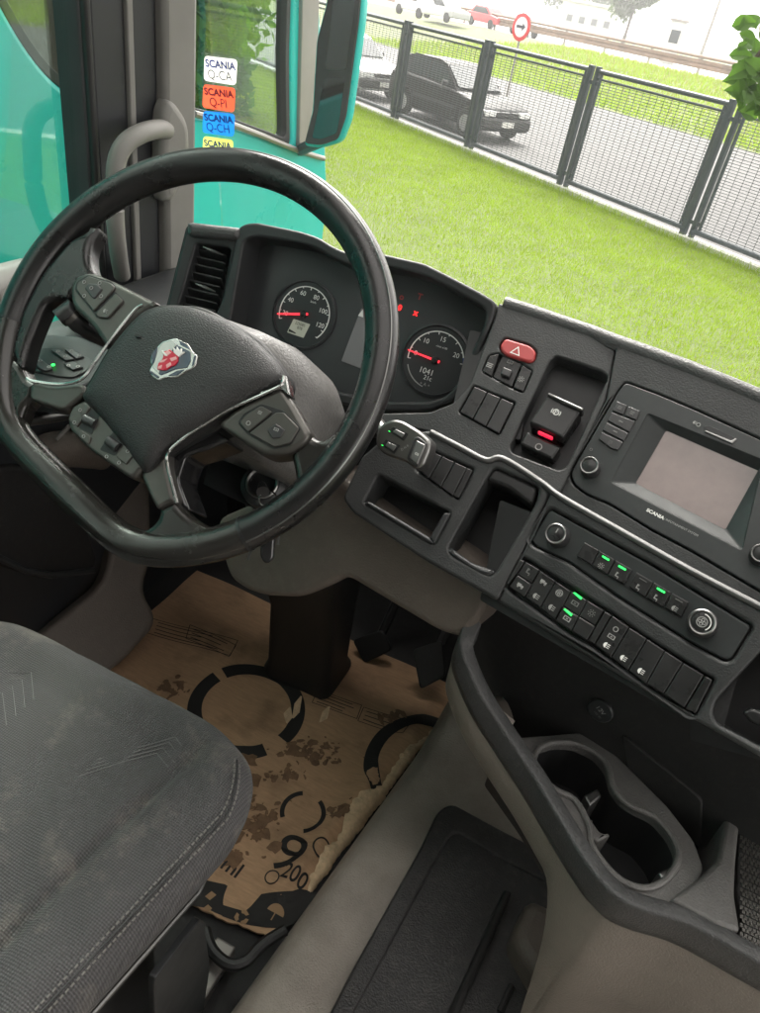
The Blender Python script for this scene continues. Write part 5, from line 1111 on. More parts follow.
# right stalk: silver-edged selector pod
SP = tilted(CAM+ray(402, 441)*0.865, 10, 58)
so = Z1([(58, 135), (72, 96), (105, 76), (135, 71), (165, 80), (230, 120), (268, 155), (264, 190), (240, 250), (212, 265), (170, 232), (115, 217), (75, 197), (57, 165)])
pod = plate('selector_stalk', SP, rp(SP.Q(so), 0.006), 'satin', col_, z0=-0.022, z1=0.0, bev=0.005, seg=4, back=True)
plate('pod_face', SP, rp(SP.Q(inner(so, 0.90), 0.001), 0.005), 'spoke', pod, z0=-0.004, z1=0.001, bev=0.001)
for q in ([(108, 118), (128, 100), (185, 128), (165, 155)], [(82, 172), (98, 148), (153, 172), (130, 205)]):
    w_ = plate('button_frame', SP, rp(SP.Q(Z1(q), 0.0016), 0.001), 'dark', pod, z0=0.0, z1=0.0016, bev=0.0003)
    plate('button', SP, rp(SP.Q(Z1(inner(q, 0.62)), 0.004), 0.001), 'satin', w_, z0=0.0, z1=0.004, bev=0.001)
    icon(SP, inner(Z1(q), 0.9)[0], 0.0018, 'leds', 0.0012, 'led_green', w_)
rk = plate('rocker', SP, rp(SP.Q(Z1([(176, 222), (205, 142), (222, 138), (255, 165), (218, 255), (205, 250)]), 0.003), 0.003), 'knob', pod, z0=0.0, z1=0.003, bev=0.0015)
plate('rocker_cap', SP, rp(SP.Q(Z1([(186, 220), (214, 152), (248, 170), (216, 246)]), 0.005), 0.002), 'satin', rk, z0=0.001, z1=0.005, bev=0.0015)
icon(SP, Z1([(216, 205)])[0], 0.0053, 'box', 0.0022, 'white_mark', rk)
text('lettering', 'D N R', SP, *SP.px(*Z1([(172, 182)])[0]), 0.004, 'grey_mark', pod, radians(55), d=0.0014)
tube('stalk_arm', [SP.P(*SP.px(384, 436), -0.012), SP.P(*SP.px(372, 422), -0.02), SP.P(*SP.px(340, 412), -0.04)], [0.008, 0.009, 0.012], 'satin', col_, n=12)
# left stalk
ls_ = [CAM+ray(x, y)*d_ for x, y, d_ in ((57, 317, 0.93), (66, 311, 0.93), (80, 322, 0.935), (100, 336, 0.95), (135, 345, 0.97))]
tube('light_stalk', ls_, [0.008, 0.0135, 0.0135, 0.0105, 0.009], 'knob', col_, n=16)
tube('stalk_ring', [CAM+ray(x, y)*d_ for x, y, d_ in ((70, 313.5, 0.931), (74, 317, 0.932))], 0.0146, 'spoke', col_, n=18)
# ignition lock and keys
IP = Plane(CAM+ray(262, 483)*0.905, (0.85, 0.45, 0.27), (-0.2, 0.75, 0.63)); IP.u = IP.u-IP.e*(IP.u@IP.e)/(IP.e@IP.e); IP.e /= np.linalg.norm(IP.e); IP.u /= np.linalg.norm(IP.u); IP.n = np.cross(IP.e, IP.u)
lathe('ignition_lock', IP, [(0.028, -0.06), (0.028, -0.006), (0.022, 0.0), (0.017, 0.0), (0.016, -0.006), (0.0, -0.006)], 'hood', col_, n=32)
lathe('lock_ring', IP, [(0.0205, 0.0), (0.019, 0.0016), (0.0165, 0.0)], 'satin', col_, n=32, cap=False)
loft('lower_shroud', [[CAM+ray(x, y)*d_ for x, y, d_ in r_] for r_ in ([(204, 484, 0.93), (215, 490, 0.925), (262, 512, 0.92), (298, 470, 0.93)], [(210, 460, 0.97), (225, 462, 0.96), (262, 470, 0.95), (292, 455, 0.95)], [(230, 440, 1.0), (245, 445, 1.0), (265, 450, 1.0), (290, 440, 1.0)])], 'hood', col_)
keys = root('ignition_keys', 'ignition key with ring and dark fob hanging below the wheel rim', 'keys', CAM+ray(266, 555)*0.9)
tube('key', [CAM+ray(262, 484)*0.90, CAM+ray(263, 492)*0.885], [0.004, 0.008], 'dark', keys, n=10)
rc = CAM+ray(268, 499)*0.885
tube('key_ring', [rc+0.0105*(cos(a)*CR+sin(a)*(CU*0.9+CF*0.3)) for a in np.linspace(0, 2*pi, 28, endpoint=False)], 0.0011, 'chrome', keys, n=6, closed=True, up=(0.3, 0.9, 0.1))
tube('strap', [CAM+ray(x, y)*0.888 for x, y in ((268, 508), (266, 525), (264, 540))], 0.0018, 'dark', keys, n=6)
fo = Plane(CAM+ray(268, 548)*0.888, CR, CU)
plate('fob', fo, rp([(-0.008, 0.022), (0.009, 0.02), (0.007, -0.012), (0.002, -0.018), (-0.004, -0.018), (-0.009, -0.01)], 0.005), 'gloss_black', keys, z0=-0.005, z1=0.005, bev=0.003, back=True)
for x0, y0, x1, y1 in ((252, 545, 248, 560), (279, 532, 278, 545)): tube('spare_key', [CAM+ray(x0, y0)*0.89, CAM+ray(x1, y1)*0.89], 0.0018, 'satin', keys, n=6)

# ================================================================== centre console with cup holders
con = root('centre_console', 'grey centre console with cup holders under the heater controls', 'console', (0.2, 0.65, 0.1))
CZ = 0.575
rail = [(470, 618, .715), (463, 634, .70), (464, 652, .685), (480, 690, .655), (505, 730, .625), (535, 775, .600), (565, 825, .586), (590, 864, .582), (606, 884, .581), (622, 898, .581), (645, 908, .581), (682, 919, .581), (715, 935, .581), (745, 952, .581), (800, 982, .581)]
rp3 = spline([on_z(x, y, z) for x, y, z in rail], 5)
def offs(path, secs):
    rows = [[] for _ in secs]
    for i, p in enumerate(path):
        t = path[min(i+1, len(path)-1)]-path[max(i-1, 0)]; t = t/np.linalg.norm(t[:2]); o_ = np.array([t[1], -t[0], 0]); f = i/(len(path)-1)
        for r_, (a, dz) in zip(rows, secs): r_.append(p+o_*a+np.array([0, 0, dz]))
    return rows
loft('rail', offs(rp3, [(-0.017, -0.03), (-0.0165, -0.003), (-0.0155, -0.0008), (-0.0135, 0.0), (-0.001, 0.0012), (0.0015, 0.0004), (0.003, -0.0012), (0.004, -0.004), (0.0052, -0.03), (0.0055, -0.041), (0.002, -0.043)]), 'dash_top', con, sharp=70)
SECS = [(0.0, -0.03), (0.0035, -0.0435), (0.0045, -0.047), (0.003, -0.088), (-0.002, -0.099), (-0.012, -0.106), (-0.04, -0.112), (-0.10, -0.13)]
rows = offs(rp3, SECS)
ic = 5*6.0                                            # where the panel starts to reach down to the tunnel
for i in range(len(rp3)):
    f = min(1, max(0, (i-ic)/14.0)); f = f*f*(3-2*f)
    for k in (3, 4, 5, 6, 7):
        rows[k][i] = rows[k][i]+np.array([0, 0, -0.33*f]); 
        if k >= 5: rows[k][i] = rows[k][i]*(1-f)+(rows[4][i]+np.array([0, 0, -0.01*(k-4)]))*f
loft('side_panel', rows, 'beige_light', con, sharp=45)
cpn = Plane((0, 0, CZ), (1, 0, 0), (0, 1, 0))
hole = [(534, 757), (540, 748), (555, 743), (575, 744), (596, 754), (608, 768), (612, 786), (622, 800), (634, 808), (655, 818), (670, 835), (678, 852), (675, 868), (662, 883), (644, 889), (622, 882), (604, 865), (591, 845), (590, 833), (586, 820), (574, 800), (556, 791), (541, 778), (534, 766)]
cup = plate('cup_holder', cpn, rp(cpn.Q([(500, 738), (545, 735), (580, 732), (612, 750), (640, 778), (668, 806), (694, 840), (704, 866), (698, 890), (676, 912), (640, 912), (605, 888), (570, 832), (540, 785), (512, 748)]), 0.006), 'console_grey', con, holes=[rp(cpn.Q(hole), 0.008)], z0=-0.014, z1=0.0, bev=0.004, seg=4)
plate('cup_well', cpn, rp(cpn.Q([(500, 738), (580, 728), (704, 850), (690, 912), (605, 892), (540, 790)]), 0.01), 'dark', cup, holes=[inset(rp(ccw(cpn.Q(hole)), 0.008), -0.001)], z0=-0.1, z1=-0.012, bev=0)
hp_ = spline([cpn.P(*q, 0.001) for q in cpn.Q(hole)], 3, True)
tube('cup_lip', hp_, 0.0042, 'console_grey', cup, n=10, closed=True)
plate('cup_floor', cpn, rp(cpn.Q([(500, 720), (700, 720), (720, 900), (600, 920)], -0.09), 0.01), 'dark', cup, z0=-0.1, z1=-0.088, bev=0)
for q in ([(584, 795), (598, 788), (602, 796), (590, 806)], [(658, 872), (672, 866), (676, 875), (664, 882)], [(590, 818), (600, 832), (611, 835), (598, 842), (590, 836)]):
    plate('cup_spring', cpn, rp(cpn.Q(q, -0.012), 0.003), 'satin' if q[0][0] != 590 else 'console_grey', cup, z0=-0.06, z1=-0.012, bev=0.003)
plate('divider', cpn, rp(cpn.Q([(672, 897), (700, 876), (719, 858), (726, 820), (742, 766), (750, 768), (741, 830), (738, 862), (737, 893), (743, 930), (720, 924)], 0.012), 0.006), 'console_grey', con, z0=-0.1, z1=0.008, bev=0.006, seg=4)
plate('tray_pad', cpn, rp(cpn.Q([(739, 830), (760, 770), (830, 790), (830, 985), (745, 935), (737, 890)]), 0.004), 'rubber', con, z0=-0.1, z1=0.0, bev=0.002)
mb = MB()
for k in range(26):
    for j in range(8):
        x, y = 741+j*4.2+(k % 2)*2.1, 838+k*4.4+j*2.0
        c = cpn.px(x, y); mb.add(*box_geo(c[0]-0.0016, c[0]+0.0016, c[1]-0.0024, c[1]+0.0024, -0.001, 0.0016, cpn))
mb.build('pad_grid', 'spoke', con, smooth=False)['kind'] = 'stuff'
# dark recess behind the cups
RC = tilted(on_z(576, 731, CZ), 12, 86)
pxplate('recess_wall', RC, [(440, 560), (560, 600), (800, 740), (800, 920), (640, 800), (585, 745), (500, 760), (470, 690)], 'rubber', con, z0=-0.03, z1=0.0, bev=0)
c = RC.px(601, 710); sk_ = lathe('power_socket', RC.at(c[0], c[1], 0), [(0.017, -0.002), (0.017, 0.003), (0.0155, 0.0045), (0.0, 0.0048)], 'hood', con, n=36)
text('lettering', '12V', RC, c[0], c[1]+0.003, 0.009, 'grey_mark', sk_, radians(-25), d=0.0052); text('lettering', '120 W', RC, c[0]-0.001, c[1]-0.006, 0.0045, 'dim_mark', sk_, radians(-25), d=0.0052)
pxplate('recess_flap', RC, [(622, 735), (690, 790), (702, 800), (700, 850), (660, 805), (628, 770)], 'rubber', con, r=0.008, z0=0.0, z1=0.004, bev=0.002)
# storage box at the bottom right
BX = Plane(on_z(700, 960, 0.46), (0.90, 0.42, 0), (-0.18, 0.39, 0.90)); BX.u /= np.linalg.norm(BX.u); BX.e /= np.linalg.norm(BX.e); BX.n = np.cross(BX.e, BX.u)
bxr = root('storage_box', 'dark storage box front below the console at the bottom right', 'storage box', BX.o)
pxplate('lid', BX, [(703, 958), (760, 985), (830, 1018), (830, 1050), (696, 978)], 'console_grey', bxr, r=0.004, z0=-0.02, z1=0.006, bev=0.004)
pxplate('front', BX, [(690, 978), (830, 1054), (830, 1140), (660, 1060)], 'tunnel', bxr, r=0.004, z0=-0.02, z1=0.002, bev=0.004)

# ================================================================== driver's seat
SX0, SX1, SY0, SY1, SZ = -0.80, -0.228, -0.10, 0.548, 0.545
mfab = mat('seat_fabric', (0.115, 0.115, 0.125), 0.85, sheen=0.08)
nt = mfab.node_tree; b = nt.nodes['Principled BSDF']; geo = nt.nodes.new('ShaderNodeNewGeometry')
def nn(t, **k):
    n = nt.nodes.new(t)
    for a, v in k.items(): n.inputs[a].default_value = v
    return n
wv1 = nn('ShaderNodeTexWave', Scale=105.0, Distortion=1.5); wv1.bands_direction = 'X'; wv2 = nn('ShaderNodeTexWave', Scale=105.0, Distortion=1.5); wv2.bands_direction = 'Y'
big = nn('ShaderNodeTexNoise', Scale=9.0, Detail=9.0, Roughness=0.74); fine = nn('ShaderNodeTexNoise', Scale=500.0, Detail=3.0)
for n in (wv1, wv2, big, fine): nt.links.new(geo.outputs['Position'], n.inputs['Vector'])
mul = nn('ShaderNodeMath'); mul.operation = 'ADD'; nt.links.new(wv1.outputs['Fac'], mul.inputs[0]); nt.links.new(wv2.outputs['Fac'], mul.inputs[1])
ad = nn('ShaderNodeMath'); ad.operation = 'ADD'; nt.links.new(mul.outputs[0], ad.inputs[0]); nt.links.new(fine.outputs['Fac'], ad.inputs[1])
bp = nn('ShaderNodeBump', Strength=0.55, Distance=0.0014); nt.links.new(ad.outputs[0], bp.inputs['Height']); nt.links.new(bp.outputs[0], b.inputs['Normal'])
st_ = nn('ShaderNodeMapRange', **{'From Min': 0.53, 'From Max': 0.70, 'To Max': 0.65}); nt.links.new(big.outputs['Fac'], st_.inputs['Value'])
fm = nn('ShaderNodeMath'); fm.operation = 'MULTIPLY'; nt.links.new(st_.outputs[0], fm.inputs[0]); nt.links.new(fine.outputs['Fac'], fm.inputs[1])
wm = nn('ShaderNodeMapRange', **{'From Min': 0.4, 'From Max': 1.6, 'To Min': 0.68, 'To Max': 1.3}); nt.links.new(mul.outputs[0], wm.inputs['Value'])
vs = nt.nodes.new('ShaderNodeVectorMath'); vs.operation = 'SCALE'; vs.inputs[0].default_value = (0.058, 0.057, 0.058); nt.links.new(wm.outputs[0], vs.inputs['Scale'])
mx = nt.nodes.new('ShaderNodeMix'); mx.data_type = 'RGBA'; mx.inputs['B'].default_value = (0.30, 0.265, 0.22, 1)
nt.links.new(fm.outputs[0], mx.inputs['Factor']); nt.links.new(vs.outputs[0], mx.inputs['A']); nt.links.new(mx.outputs['Result'], b.inputs['Base Color'])
seat = root('driver_seat', 'worn dark grey fabric driver seat cushion with pale dirt marks', 'seat', (-0.48, 0.2, 0.0))
out = rp([(SX0, SY0), (SX1-0.080, SY0), (SX1-0.004, SY1-0.11), (SX1-0.035, SY1-0.035), (SX1-0.115, SY1-0.003), (SX0+0.1, SY1), (SX0, SY1-0.06)], 0.06, 10)
dense = []
for i in range(len(out)):
    a, c = np.array(out[i-1]), np.array(out[i]); k = max(1, int(np.linalg.norm(c-a)/0.012))
    dense += [tuple(a+(c-a)*j/k) for j in range(k)]
CRX = lambda y: -0.334-0.10*(0.49-y)                    # crease between seat centre and bolster
def ztop(x, y, s):
    z = 0.0
    d_ = x-CRX(y); f = min(1, max(0, (0.515-y)/0.05))
    z -= 0.011*math.exp(-(d_/0.009)**2)*f
    z -= 0.010*(1/(1+math.exp(d_/0.012)))*f            # the centre lies a little lower
    z += 0.004*sin(x*31+1)*sin(y*23)+0.0015*sin(x*90+y*60)
    z += -0.018*max(0, (y-0.30)/0.23)**2              # waterfall front
    return z
V = []; F = []; n = len(dense); Pz = Plane((0, 0, 0), (1, 0, 0), (0, 1, 0))
RB = 0.05; rings = [(0.036, -0.135), (0.028, -0.12), (0.006, -0.08)]+[(RB*(1-cos(a)), -RB+RB*sin(a)) for a in np.linspace(0, pi/2, 9)]
D = ccw(dense)
for k, (ins, dz) in enumerate(rings):
    R_ = inset(D, ins) if ins > 1e-6 else D
    V += [(x, y, SZ+dz+(ztop(x, y, 0)*min(1, max(0, (dz+RB)/RB)))) for x, y in R_]
cxy = np.array([-0.48, 0.22]); last = inset(D, RB)
for s in np.linspace(1, 0, 46)[1:-1]: V += [(cxy[0]+(x-cxy[0])*s, cxy[1]+(y-cxy[1])*s, SZ+ztop(cxy[0]+(x-cxy[0])*s, cxy[1]+(y-cxy[1])*s, s)) for x, y in last]
nr = len(V)//n
for k in range(nr-1):
    for i in range(n): F.append((k*n+i, k*n+(i+1) % n, (k+1)*n+(i+1) % n, (k+1)*n+i))
V.append((cxy[0], cxy[1], SZ+ztop(cxy[0], cxy[1], 0)))
for i in range(n): F.append(((nr-1)*n+i, (nr-1)*n+(i+1) % n, len(V)-1))
F.append(tuple(range(n))[::-1])
mk('cushion', V, F, mfab, seat, sharp=80)
mb = MB()                                              # double stitching along the right side seam
seam = []
for y in np.arange(-0.08, 0.415, 0.0062): seam.append((SX1+0.0006-0.004-0.0768*(0.43-y)/0.53, y))
for a in np.linspace(0, 1, 12): seam.append((SX1-0.0045-0.030*a**1.6, 0.418+0.082*a-0.008*a*a))
for (x, y), (x2, y2) in zip(seam, seam[1:]):
    for dx, z in ((-0.0235, SZ-0.0055), (-0.0155, SZ-0.0115)):
        f = 0.62; mb.add(*tube_geo([(x+dx, y, z), ((x+(x2-x)*f)+dx, y+(y2-y)*f, z+0.0006)], 0.0011, n=5))
mb.build('stitching', 'seat_thread', seat)['kind'] = 'stuff'
mb = MB(); mb.add(*tube_geo([(x-0.0192, y, SZ-0.0085) for x, y in seam], 0.0012, n=6)); mb.build('seam', 'dark', seat)
# woven zigzag lines in the seat centre
mb = MB()
def zg(pts):
    q = [(x, y, SZ+ztop(x, y, 0)+0.0004) for x, y in pts]; mb.add(*tube_geo(q, 0.0008, n=4))
for k in range(4):
    o_ = 0.010*k; zg([(-0.345-o_*0.2, 0.475-o_), (-0.372-o_*0.2, 0.487-o_), (-0.40, 0.455-o_), (-0.43, 0.41-o_)])
for k in range(7):
    o_ = 0.016*k; zg([(-0.56+o_*0.1, 0.44-o_), (-0.60, 0.475-o_), (-0.66, 0.43-o_), (-0.70, 0.45-o_)])
mb.build('woven_lines', mat('weave', (0.13, 0.13, 0.13), 0.9), seat)['kind'] = 'stuff'
rbox('seat_pan', SX0+0.02, SX1-0.12, SY0, 0.46, 0.33, SZ-0.12, 'dark', seat, r=0.03)
rbox('seat_base', SX0+0.06, SX1-0.10, SY0, 0.40, 0.0, 0.33, 'dark', seat, r=0.04, bev=0.02)
tube('pan_edge', [(SX1-0.105, -0.1, SZ-0.145), (SX1-0.036, 0.39, SZ-0.145), (SX1-0.045, 0.43, SZ-0.145)], 0.0035, 'satin', seat, n=8)
BL = Plane((SX1-0.03, 0.3, 0.33), (0, 1, 0), (0, 0, 1))
lev = pxplate('height_lever', BL, zpts([(380, 930), (490, 785), (502, 790), (516, 900), (500, 1010), (380, 1040)], 0, 600, 2.454), 'hood', seat, r=0.006, z0=-0.006, z1=0.003, bev=0.002)
tube('lever_cable', [on_z(x, y, 0.02) for x, y in ((180, 1005), (205, 995), (222, 975))], 0.004, 'rubber', seat, n=8)
lo_ = [on_z(x, y, 0.06) for x, y in ((205, 930), (212, 950), (228, 964), (245, 962), (262, 945), (285, 930))]
tube('seat_rail_loop', spline(lo_, 5), 0.010, 'dark', seat, n=10)
rbox('seat_rail', -0.30, -0.262, -0.3, 0.50, 0.0, 0.028, 'galvanised', seat, r=0.004, bev=0.004)

# ================================================================== cardboard on the floor
mk_ = mat('cardboard', (0.30, 0.185, 0.10), 0.85)
nt = mk_.node_tree; b = nt.nodes['Principled BSDF']; geo = nt.nodes.new('ShaderNodeNewGeometry')
mp = nt.nodes.new('ShaderNodeMapping'); mp.inputs['Scale'].default_value = (1.0, 9.0, 1.0); mp.inputs['Rotation'].default_value = (0, 0, radians(-98)); nt.links.new(geo.outputs['Position'], mp.inputs['Vector'])
n1 = nn('ShaderNodeTexNoise', Scale=26.0, Detail=8.0, Roughness=0.7); nt.links.new(mp.outputs[0], n1.inputs['Vector'])
n2 = nn('ShaderNodeTexNoise', Scale=9.0, Detail=7.0, Roughness=0.6); nt.links.new(geo.outputs['Position'], n2.inputs['Vector'])
r1 = nn('ShaderNodeMapRange', **{'From Min': 0.3, 'From Max': 0.7, 'To Min': 0.82, 'To Max': 1.15}); nt.links.new(n1.outputs['Fac'], r1.inputs['Value'])
vs = nt.nodes.new('ShaderNodeVectorMath'); vs.operation = 'SCALE'; vs.inputs[0].default_value = (0.46, 0.29, 0.168); nt.links.new(r1.outputs[0], vs.inputs['Scale'])
r2_ = nn('ShaderNodeMapRange', **{'From Min': 0.52, 'From Max': 0.72, 'To Max': 0.55}); nt.links.new(n2.outputs['Fac'], r2_.inputs['Value'])
mx = nt.nodes.new('ShaderNodeMix'); mx.data_type = 'RGBA'; mx.inputs['B'].default_value = (0.14, 0.085, 0.05, 1)
nt.links.new(r2_.outputs[0], mx.inputs['Factor']); nt.links.new(vs.outputs[0], mx.inputs['A']); nt.links.new(mx.outputs['Result'], b.inputs['Base Color'])
bp = nn('ShaderNodeBump', Strength=0.4, Distance=0.002); nt.links.new(n1.outputs['Fac'], bp.inputs['Height']); nt.links.new(bp.outputs[0], b.inputs['Normal'])
mat('kraft_torn', (0.62, 0.46, 0.29), 0.85, bump=0.5, bscale=250, var=0.25, vscale=60); mat('mud', (0.19, 0.112, 0.062), 0.9, bump=0.6, bscale=200, var=0.3, vscale=50)
card = root('cardboard_sheet', 'flattened printed cardboard box with torn edge covering the driver footwell', 'cardboard', (-0.4, 0.9, 0.0))
def cxr(y): return -0.212+(y-0.57)*0.155+0.0022*sin(y*47+1)*sin(y*19)+0.0012*sin(y*133)*sin(y*31+2)+0.0006*sin(y*411)
def cyf(x): return 0.50+0.045*min(1, max(0, (x+0.60)/0.4))+(0.10*max(0, (x+0.215)/0.05)**1.3 if x > -0.215 else 0)
def cz(x, y):
    e = cxr(y)-x; e = 0.9*math.exp(-((e-0.040)/0.022)**2); f = max(0, 1-(y-cyf(min(x, -0.19)))/0.10)
    return 0.009+0.026*e*min(1, max(0, (1.2-y)/0.3))*min(1, max(0, (y-0.58)/0.1))+0.006*f*f+0.0025*sin(x*24+y*11)+0.0015*sin(y*38)+0.014*math.exp(-((x+y*0.13+0.36)/0.012)**2)*0.15
rows = []; NU, NV = 70, 80
for i in range(NV+1):
    v = i/NV; row = []
    for j in range(NU+1):
        u = j/NU
        y0 = 0.5+v*0.75; x = -0.88+(cxr(max(y0, 0.56))+0.88)*u
        yf = cyf(x)+0.0025*sin(x*90+1)*sin(x*37)+0.0012*sin(x*260); y = yf+(1.25-yf)*v; x = -0.88+(cxr(max(y, 0.56))+0.88)*u
        row.append((x, y, cz(x, y)))
    rows.append(row)
V, F = grid_geo(rows); nV = len(V)
Vb = [(x, y, z-0.005) for x, y, z in V]; V2 = V+Vb; F2 = F+[tuple(i+nV for i in f[::-1]) for f in F]
bd = [i for i in range(NU+1)]+[k*(NU+1)+NU for k in range(1, NV+1)]+[NV*(NU+1)+i for i in range(NU-1, -1, -1)]+[k*(NU+1) for k in range(NV-1, 0, -1)]
for a, c in zip(bd, bd[1:]+bd[:1]): F2.append((a, c, c+nV, a+nV))
mk('sheet', V2, F2, mk_, card, sharp=60)
def lift(v): return np.array([v[0], v[1], cz(v[0], v[1])+0.0012])
CP = Plane((0, 0, 0.012), (1, 0, 0), (0, 1, 0))
def stripd(name, A, B, m, par=None): # printed band between two polylines
    V, F = grid_geo([[lift(p) for p in A], [lift(p) for p in B]]); return mk(name, V, F, m, par or card, smooth=False)
def ringd(cpx, epx, w, a0, a1, n=60):
    c = np.array(CP.px(*cpx)); r = np.linalg.norm(np.array(CP.px(*epx))-c); A = []; B = []
    for a in np.linspace(radians(a0), radians(a1), n):
        t = np.array([cos(a), sin(a)])
        if (c+t*r)[0] > cxr((c+t*r)[1])-0.002: continue
        A.append((*(c+t*r), 0)); B.append((*(c+t*r*(1-w)), 0))
    if len(A) > 2: stripd('printed_ring', A, B, 'print_black')
ringd((247, 708), (187, 712), 0.24, -15, 150); ringd((247, 708), (187, 712), 0.24, 160, 322)
ringd((432, 772), (371, 795), 0.2, 80, 250)
ringd((303, 812), (280, 815), 0.2, 120, 225); ringd((303, 812), (280, 815), 0.2, -60, 65)
def ctext(s, x, y, size, rot=-20, bold=0.0, sx=1.0): text('lettering', s, CP, *CP.px(x, y), size, 'print_black', card, radians(rot), sx=sx, d=0, warp=lift, bold=bold)
ctext('9', 288, 856, 0.108, -4, 0.0, 1.15)
c = CP.px(321, 853); V_ = circle(0.019, 28, c); W_ = circle(0.0155, 28, c); stripd('lettering', [(*p, 0) for p in V_+V_[:1]], [(*p, 0) for p in W_+W_[:1]], 'print_black')
ctext('200', 294, 879, 0.040, -4, 0.0004, 0.85); ctext('ml', 232, 866, 0.040, -4, 0.0006)
c = CP.px(272, 877); V_ = circle(0.0135, 28, c); W_ = circle(0.0110, 28, c); stripd('lettering', [(*p, 0) for p in V_+V_[:1]], [(*p, 0) for p in W_+W_[:1]], 'print_black')
def bandd(top, bot, m, n=14, name='printed_band'):
    def res(pts):
        q = [np.array(CP.px(*p)) for p in pts]; L = [0]
        for a, c_ in zip(q, q[1:]): L.append(L[-1]+np.linalg.norm(c_-a))
        o_ = []
        for t in np.linspace(0, L[-1], n):
            k = max(i for i in range(len(L)-1) if L[i] <= t+1e-9); f = (t-L[k])/max(1e-9, L[k+1]-L[k]); o_.append(q[k]+(q[k+1]-q[k])*f)
        return o_
    A, B = res(top), res(bot); rows = [[lift((*(a+(c_-a)*k/6), 0)) for a, c_ in zip(A, B)] for k in range(7)]
    V, F = grid_geo(rows); return mk(name, V, F, m, card, smooth=False)
bandd([(195, 878), (212, 881), (228, 884), (222, 900)], [(175, 905), (205, 909), (216, 914), (226, 918)], 'print_black')
bandd([(222, 905), (246, 912), (262, 893), (290, 894), (302, 889), (314, 893)], [(222, 917), (246, 926), (266, 929), (284, 930), (298, 922), (312, 909)], 'print_black')
kr = mat('kraft_icon', (0.32, 0.2, 0.11), 0.85)
def icd(pts, x, y, s, name='printed_icon'):
    c = CP.px(x, y); mk(name, [lift((c[0]+p[0]*s, c[1]+p[1]*s, 0))+np.array([0, 0, 0.0008]) for p in pts], [tuple(range(len(pts)))], kr, card, smooth=False)
icd([(cos(a), sin(a)) for a in np.linspace(0, pi, 12)], 275, 914, 0.016); icd([(-0.08, 0.1), (0.08, 0.1), (0.08, -1), (-0.08, -1)], 275, 914, 0.014)
for a in (90, 210, 330): icd([(0.9*cos(radians(a+d_))*k, 0.9*sin(radians(a+d_))*k) for d_, k in ((-42, 1), (0, 1.1), (38, 1), (38, 0.55), (0, 0.5), (-42, 0.55))], 242, 918, 0.014)
icd([(-1, -0.3), (-0.2, -0.4), (0.1, 0.6), (-0.7, 0.7)], 213, 899, 0.014); icd([(-0.8, -0.5), (0.4, -0.6), (0.5, 0.2), (-0.5, 0.4)], 209, 909, 0.010)
def lines(q, n, name='printed_text'):
    """a small printed label: frame and lines of text"""
    a, b_, c_, d_ = [np.array(CP.px(*p)) for p in q]; mb = MB()
    def ln(p0, p1, w):
        t = (p1-p0)/np.linalg.norm(p1-p0); o_ = np.array([-t[1], t[0]])*w; P_ = [p0+(p1-p0)*k/6 for k in range(7)]
        V, F = grid_geo([[lift((*(p+o_), 0)) for p in P_], [lift((*(p-o_), 0)) for p in P_]]); mb.add(V, F)
    for p0, p1 in ((a, b_), (b_, c_), (c_, d_), (d_, a)): ln(p0, p1, 0.0008)
    for k in range(n):
        f = (k+0.7)/(n+0.4); ln(a+(d_-a)*f+(b_-a)*0.08, b_+(c_-b_)*f-(b_-a)*random.uniform(0.12, 0.4), 0.0011)
    mb.build(name, 'print_black', card, smooth=False)
lines([(152, 618), (238, 640), (230, 656), (146, 632)], 4); lines([(190, 624), (236, 645), (229, 657), (186, 638)], 3)
lines([(318, 690), (362, 704), (357, 718), (312, 703)], 4); lines([(364, 706), (412, 722), (402, 736), (358, 720)], 3)
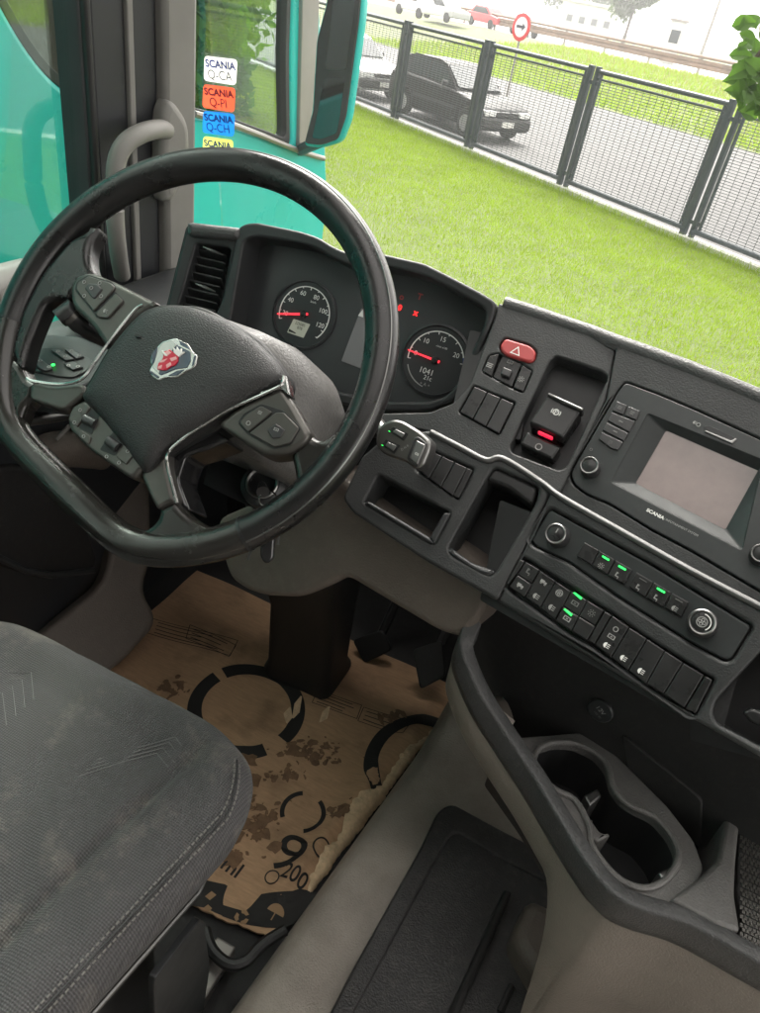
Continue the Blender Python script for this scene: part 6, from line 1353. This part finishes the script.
# torn, pale edge
A = []; B = []
for y in np.linspace(0.645, 1.13, 90):
    w = 0.040*min(1, (y-0.63)/0.1)*min(1, (1.17-y)/0.3)*(0.75+0.25*sin(y*37+2))+0.003*sin(y*140)*sin(y*53)+0.0015*sin(y*331); x = cxr(y)+0.001
    A.append((x, y, cz(x, y)+0.0012+0.0015*abs(sin(y*190)*sin(y*61)))); B.append((x-max(0.004, w), y, cz(x-w, y)+0.0022))
mid = [((a[0]+c_[0])/2, a[1], max(a[2], c_[2])+0.0015*sin(a[1]*400)) for a, c_ in zip(A, B)]
low = [(a[0]+0.001, a[1], a[2]-0.008) for a in A]
loft('torn_edge', [B, mid, A, low], 'kraft_torn', card, sharp=60)
for q in ([(294, 706), (300, 700), (298, 712), (292, 718)], [(322, 714), (328, 710), (326, 718), (319, 722)], [(283, 716), (289, 711), (291, 717), (286, 723)]):
    P_ = [on_z(x, y, 0.014) for x, y in q]; P_[1][2] += 0.014; P_[0][2] += 0.008; mk('torn_flap', P_+[p+np.array([0.003, 0.002, -0.002]) for p in P_], [(0, 1, 2, 3), (4, 5, 6, 7), (0, 1, 5, 4), (1, 2, 6, 5), (2, 3, 7, 6), (3, 0, 4, 7)], 'kraft_torn', card)
# dried mud
mb = MB(); g = random.Random(5)
for cx_, cy_, sx_, sy_, n in ((312, 752, 34, 12, 44), (255, 820, 26, 26, 44), (345, 815, 18, 8, 12), (170, 690, 18, 10, 16), (285, 775, 30, 8, 14), (390, 715, 14, 5, 10), (230, 850, 16, 14, 14)):
    for k in range(n*2):
        c = CP.px(g.gauss(cx_, sx_*0.5), g.gauss(cy_, sy_*0.5)); r_ = g.uniform(0.0015, 0.005)+0.016*g.random()**4; m_ = g.randint(7, 11); rr = [r_*g.uniform(0.5, 1.25) for _ in range(m_)]; an = g.uniform(0, pi); st2 = g.uniform(0.35, 0.9)
        pts = [(rr[i]*cos(2*pi*i/m_), st2*rr[i]*sin(2*pi*i/m_)) for i in range(m_)]
        pts = [(c[0]+x*cos(an)-y*sin(an), c[1]+x*sin(an)+y*cos(an)) for x, y in pts]
        if max(p[0]-cxr(p[1]) for p in pts) > -0.01: continue
        V = [lift((*p, 0))+np.array([0, 0, 0.0004]) for p in pts]+[lift((*c, 0))+np.array([0, 0, 0.0022])]
        mb.add(V, [(i, (i+1) % m_, m_) for i in range(m_)])
mb.build('dried_mud', 'mud', card)['kind'] = 'stuff'

# ================================================================== damp air outside
hz_ = bpy.data.materials.new('haze'); hz_.use_nodes = True; nt = hz_.node_tree; nt.nodes.clear()
ho = nt.nodes.new('ShaderNodeOutputMaterial'); pv = nt.nodes.new('ShaderNodeVolumePrincipled')
pv.inputs['Color'].default_value = (0.95, 0.96, 0.97, 1); pv.inputs['Density'].default_value = 0.0016; pv.inputs['Anisotropy'].default_value = 0.3
nt.links.new(pv.outputs[0], ho.inputs['Volume']); MATS['haze'] = hz_
hb_ = mk('haze', *box_geo(-1300, 1300, -900, 1500, GZ-1.1, 22.0), 'haze', smooth=False); hb_['kind'] = 'stuff'; hb_['label'] = 'thin pale haze over the far road'

finish_texts()
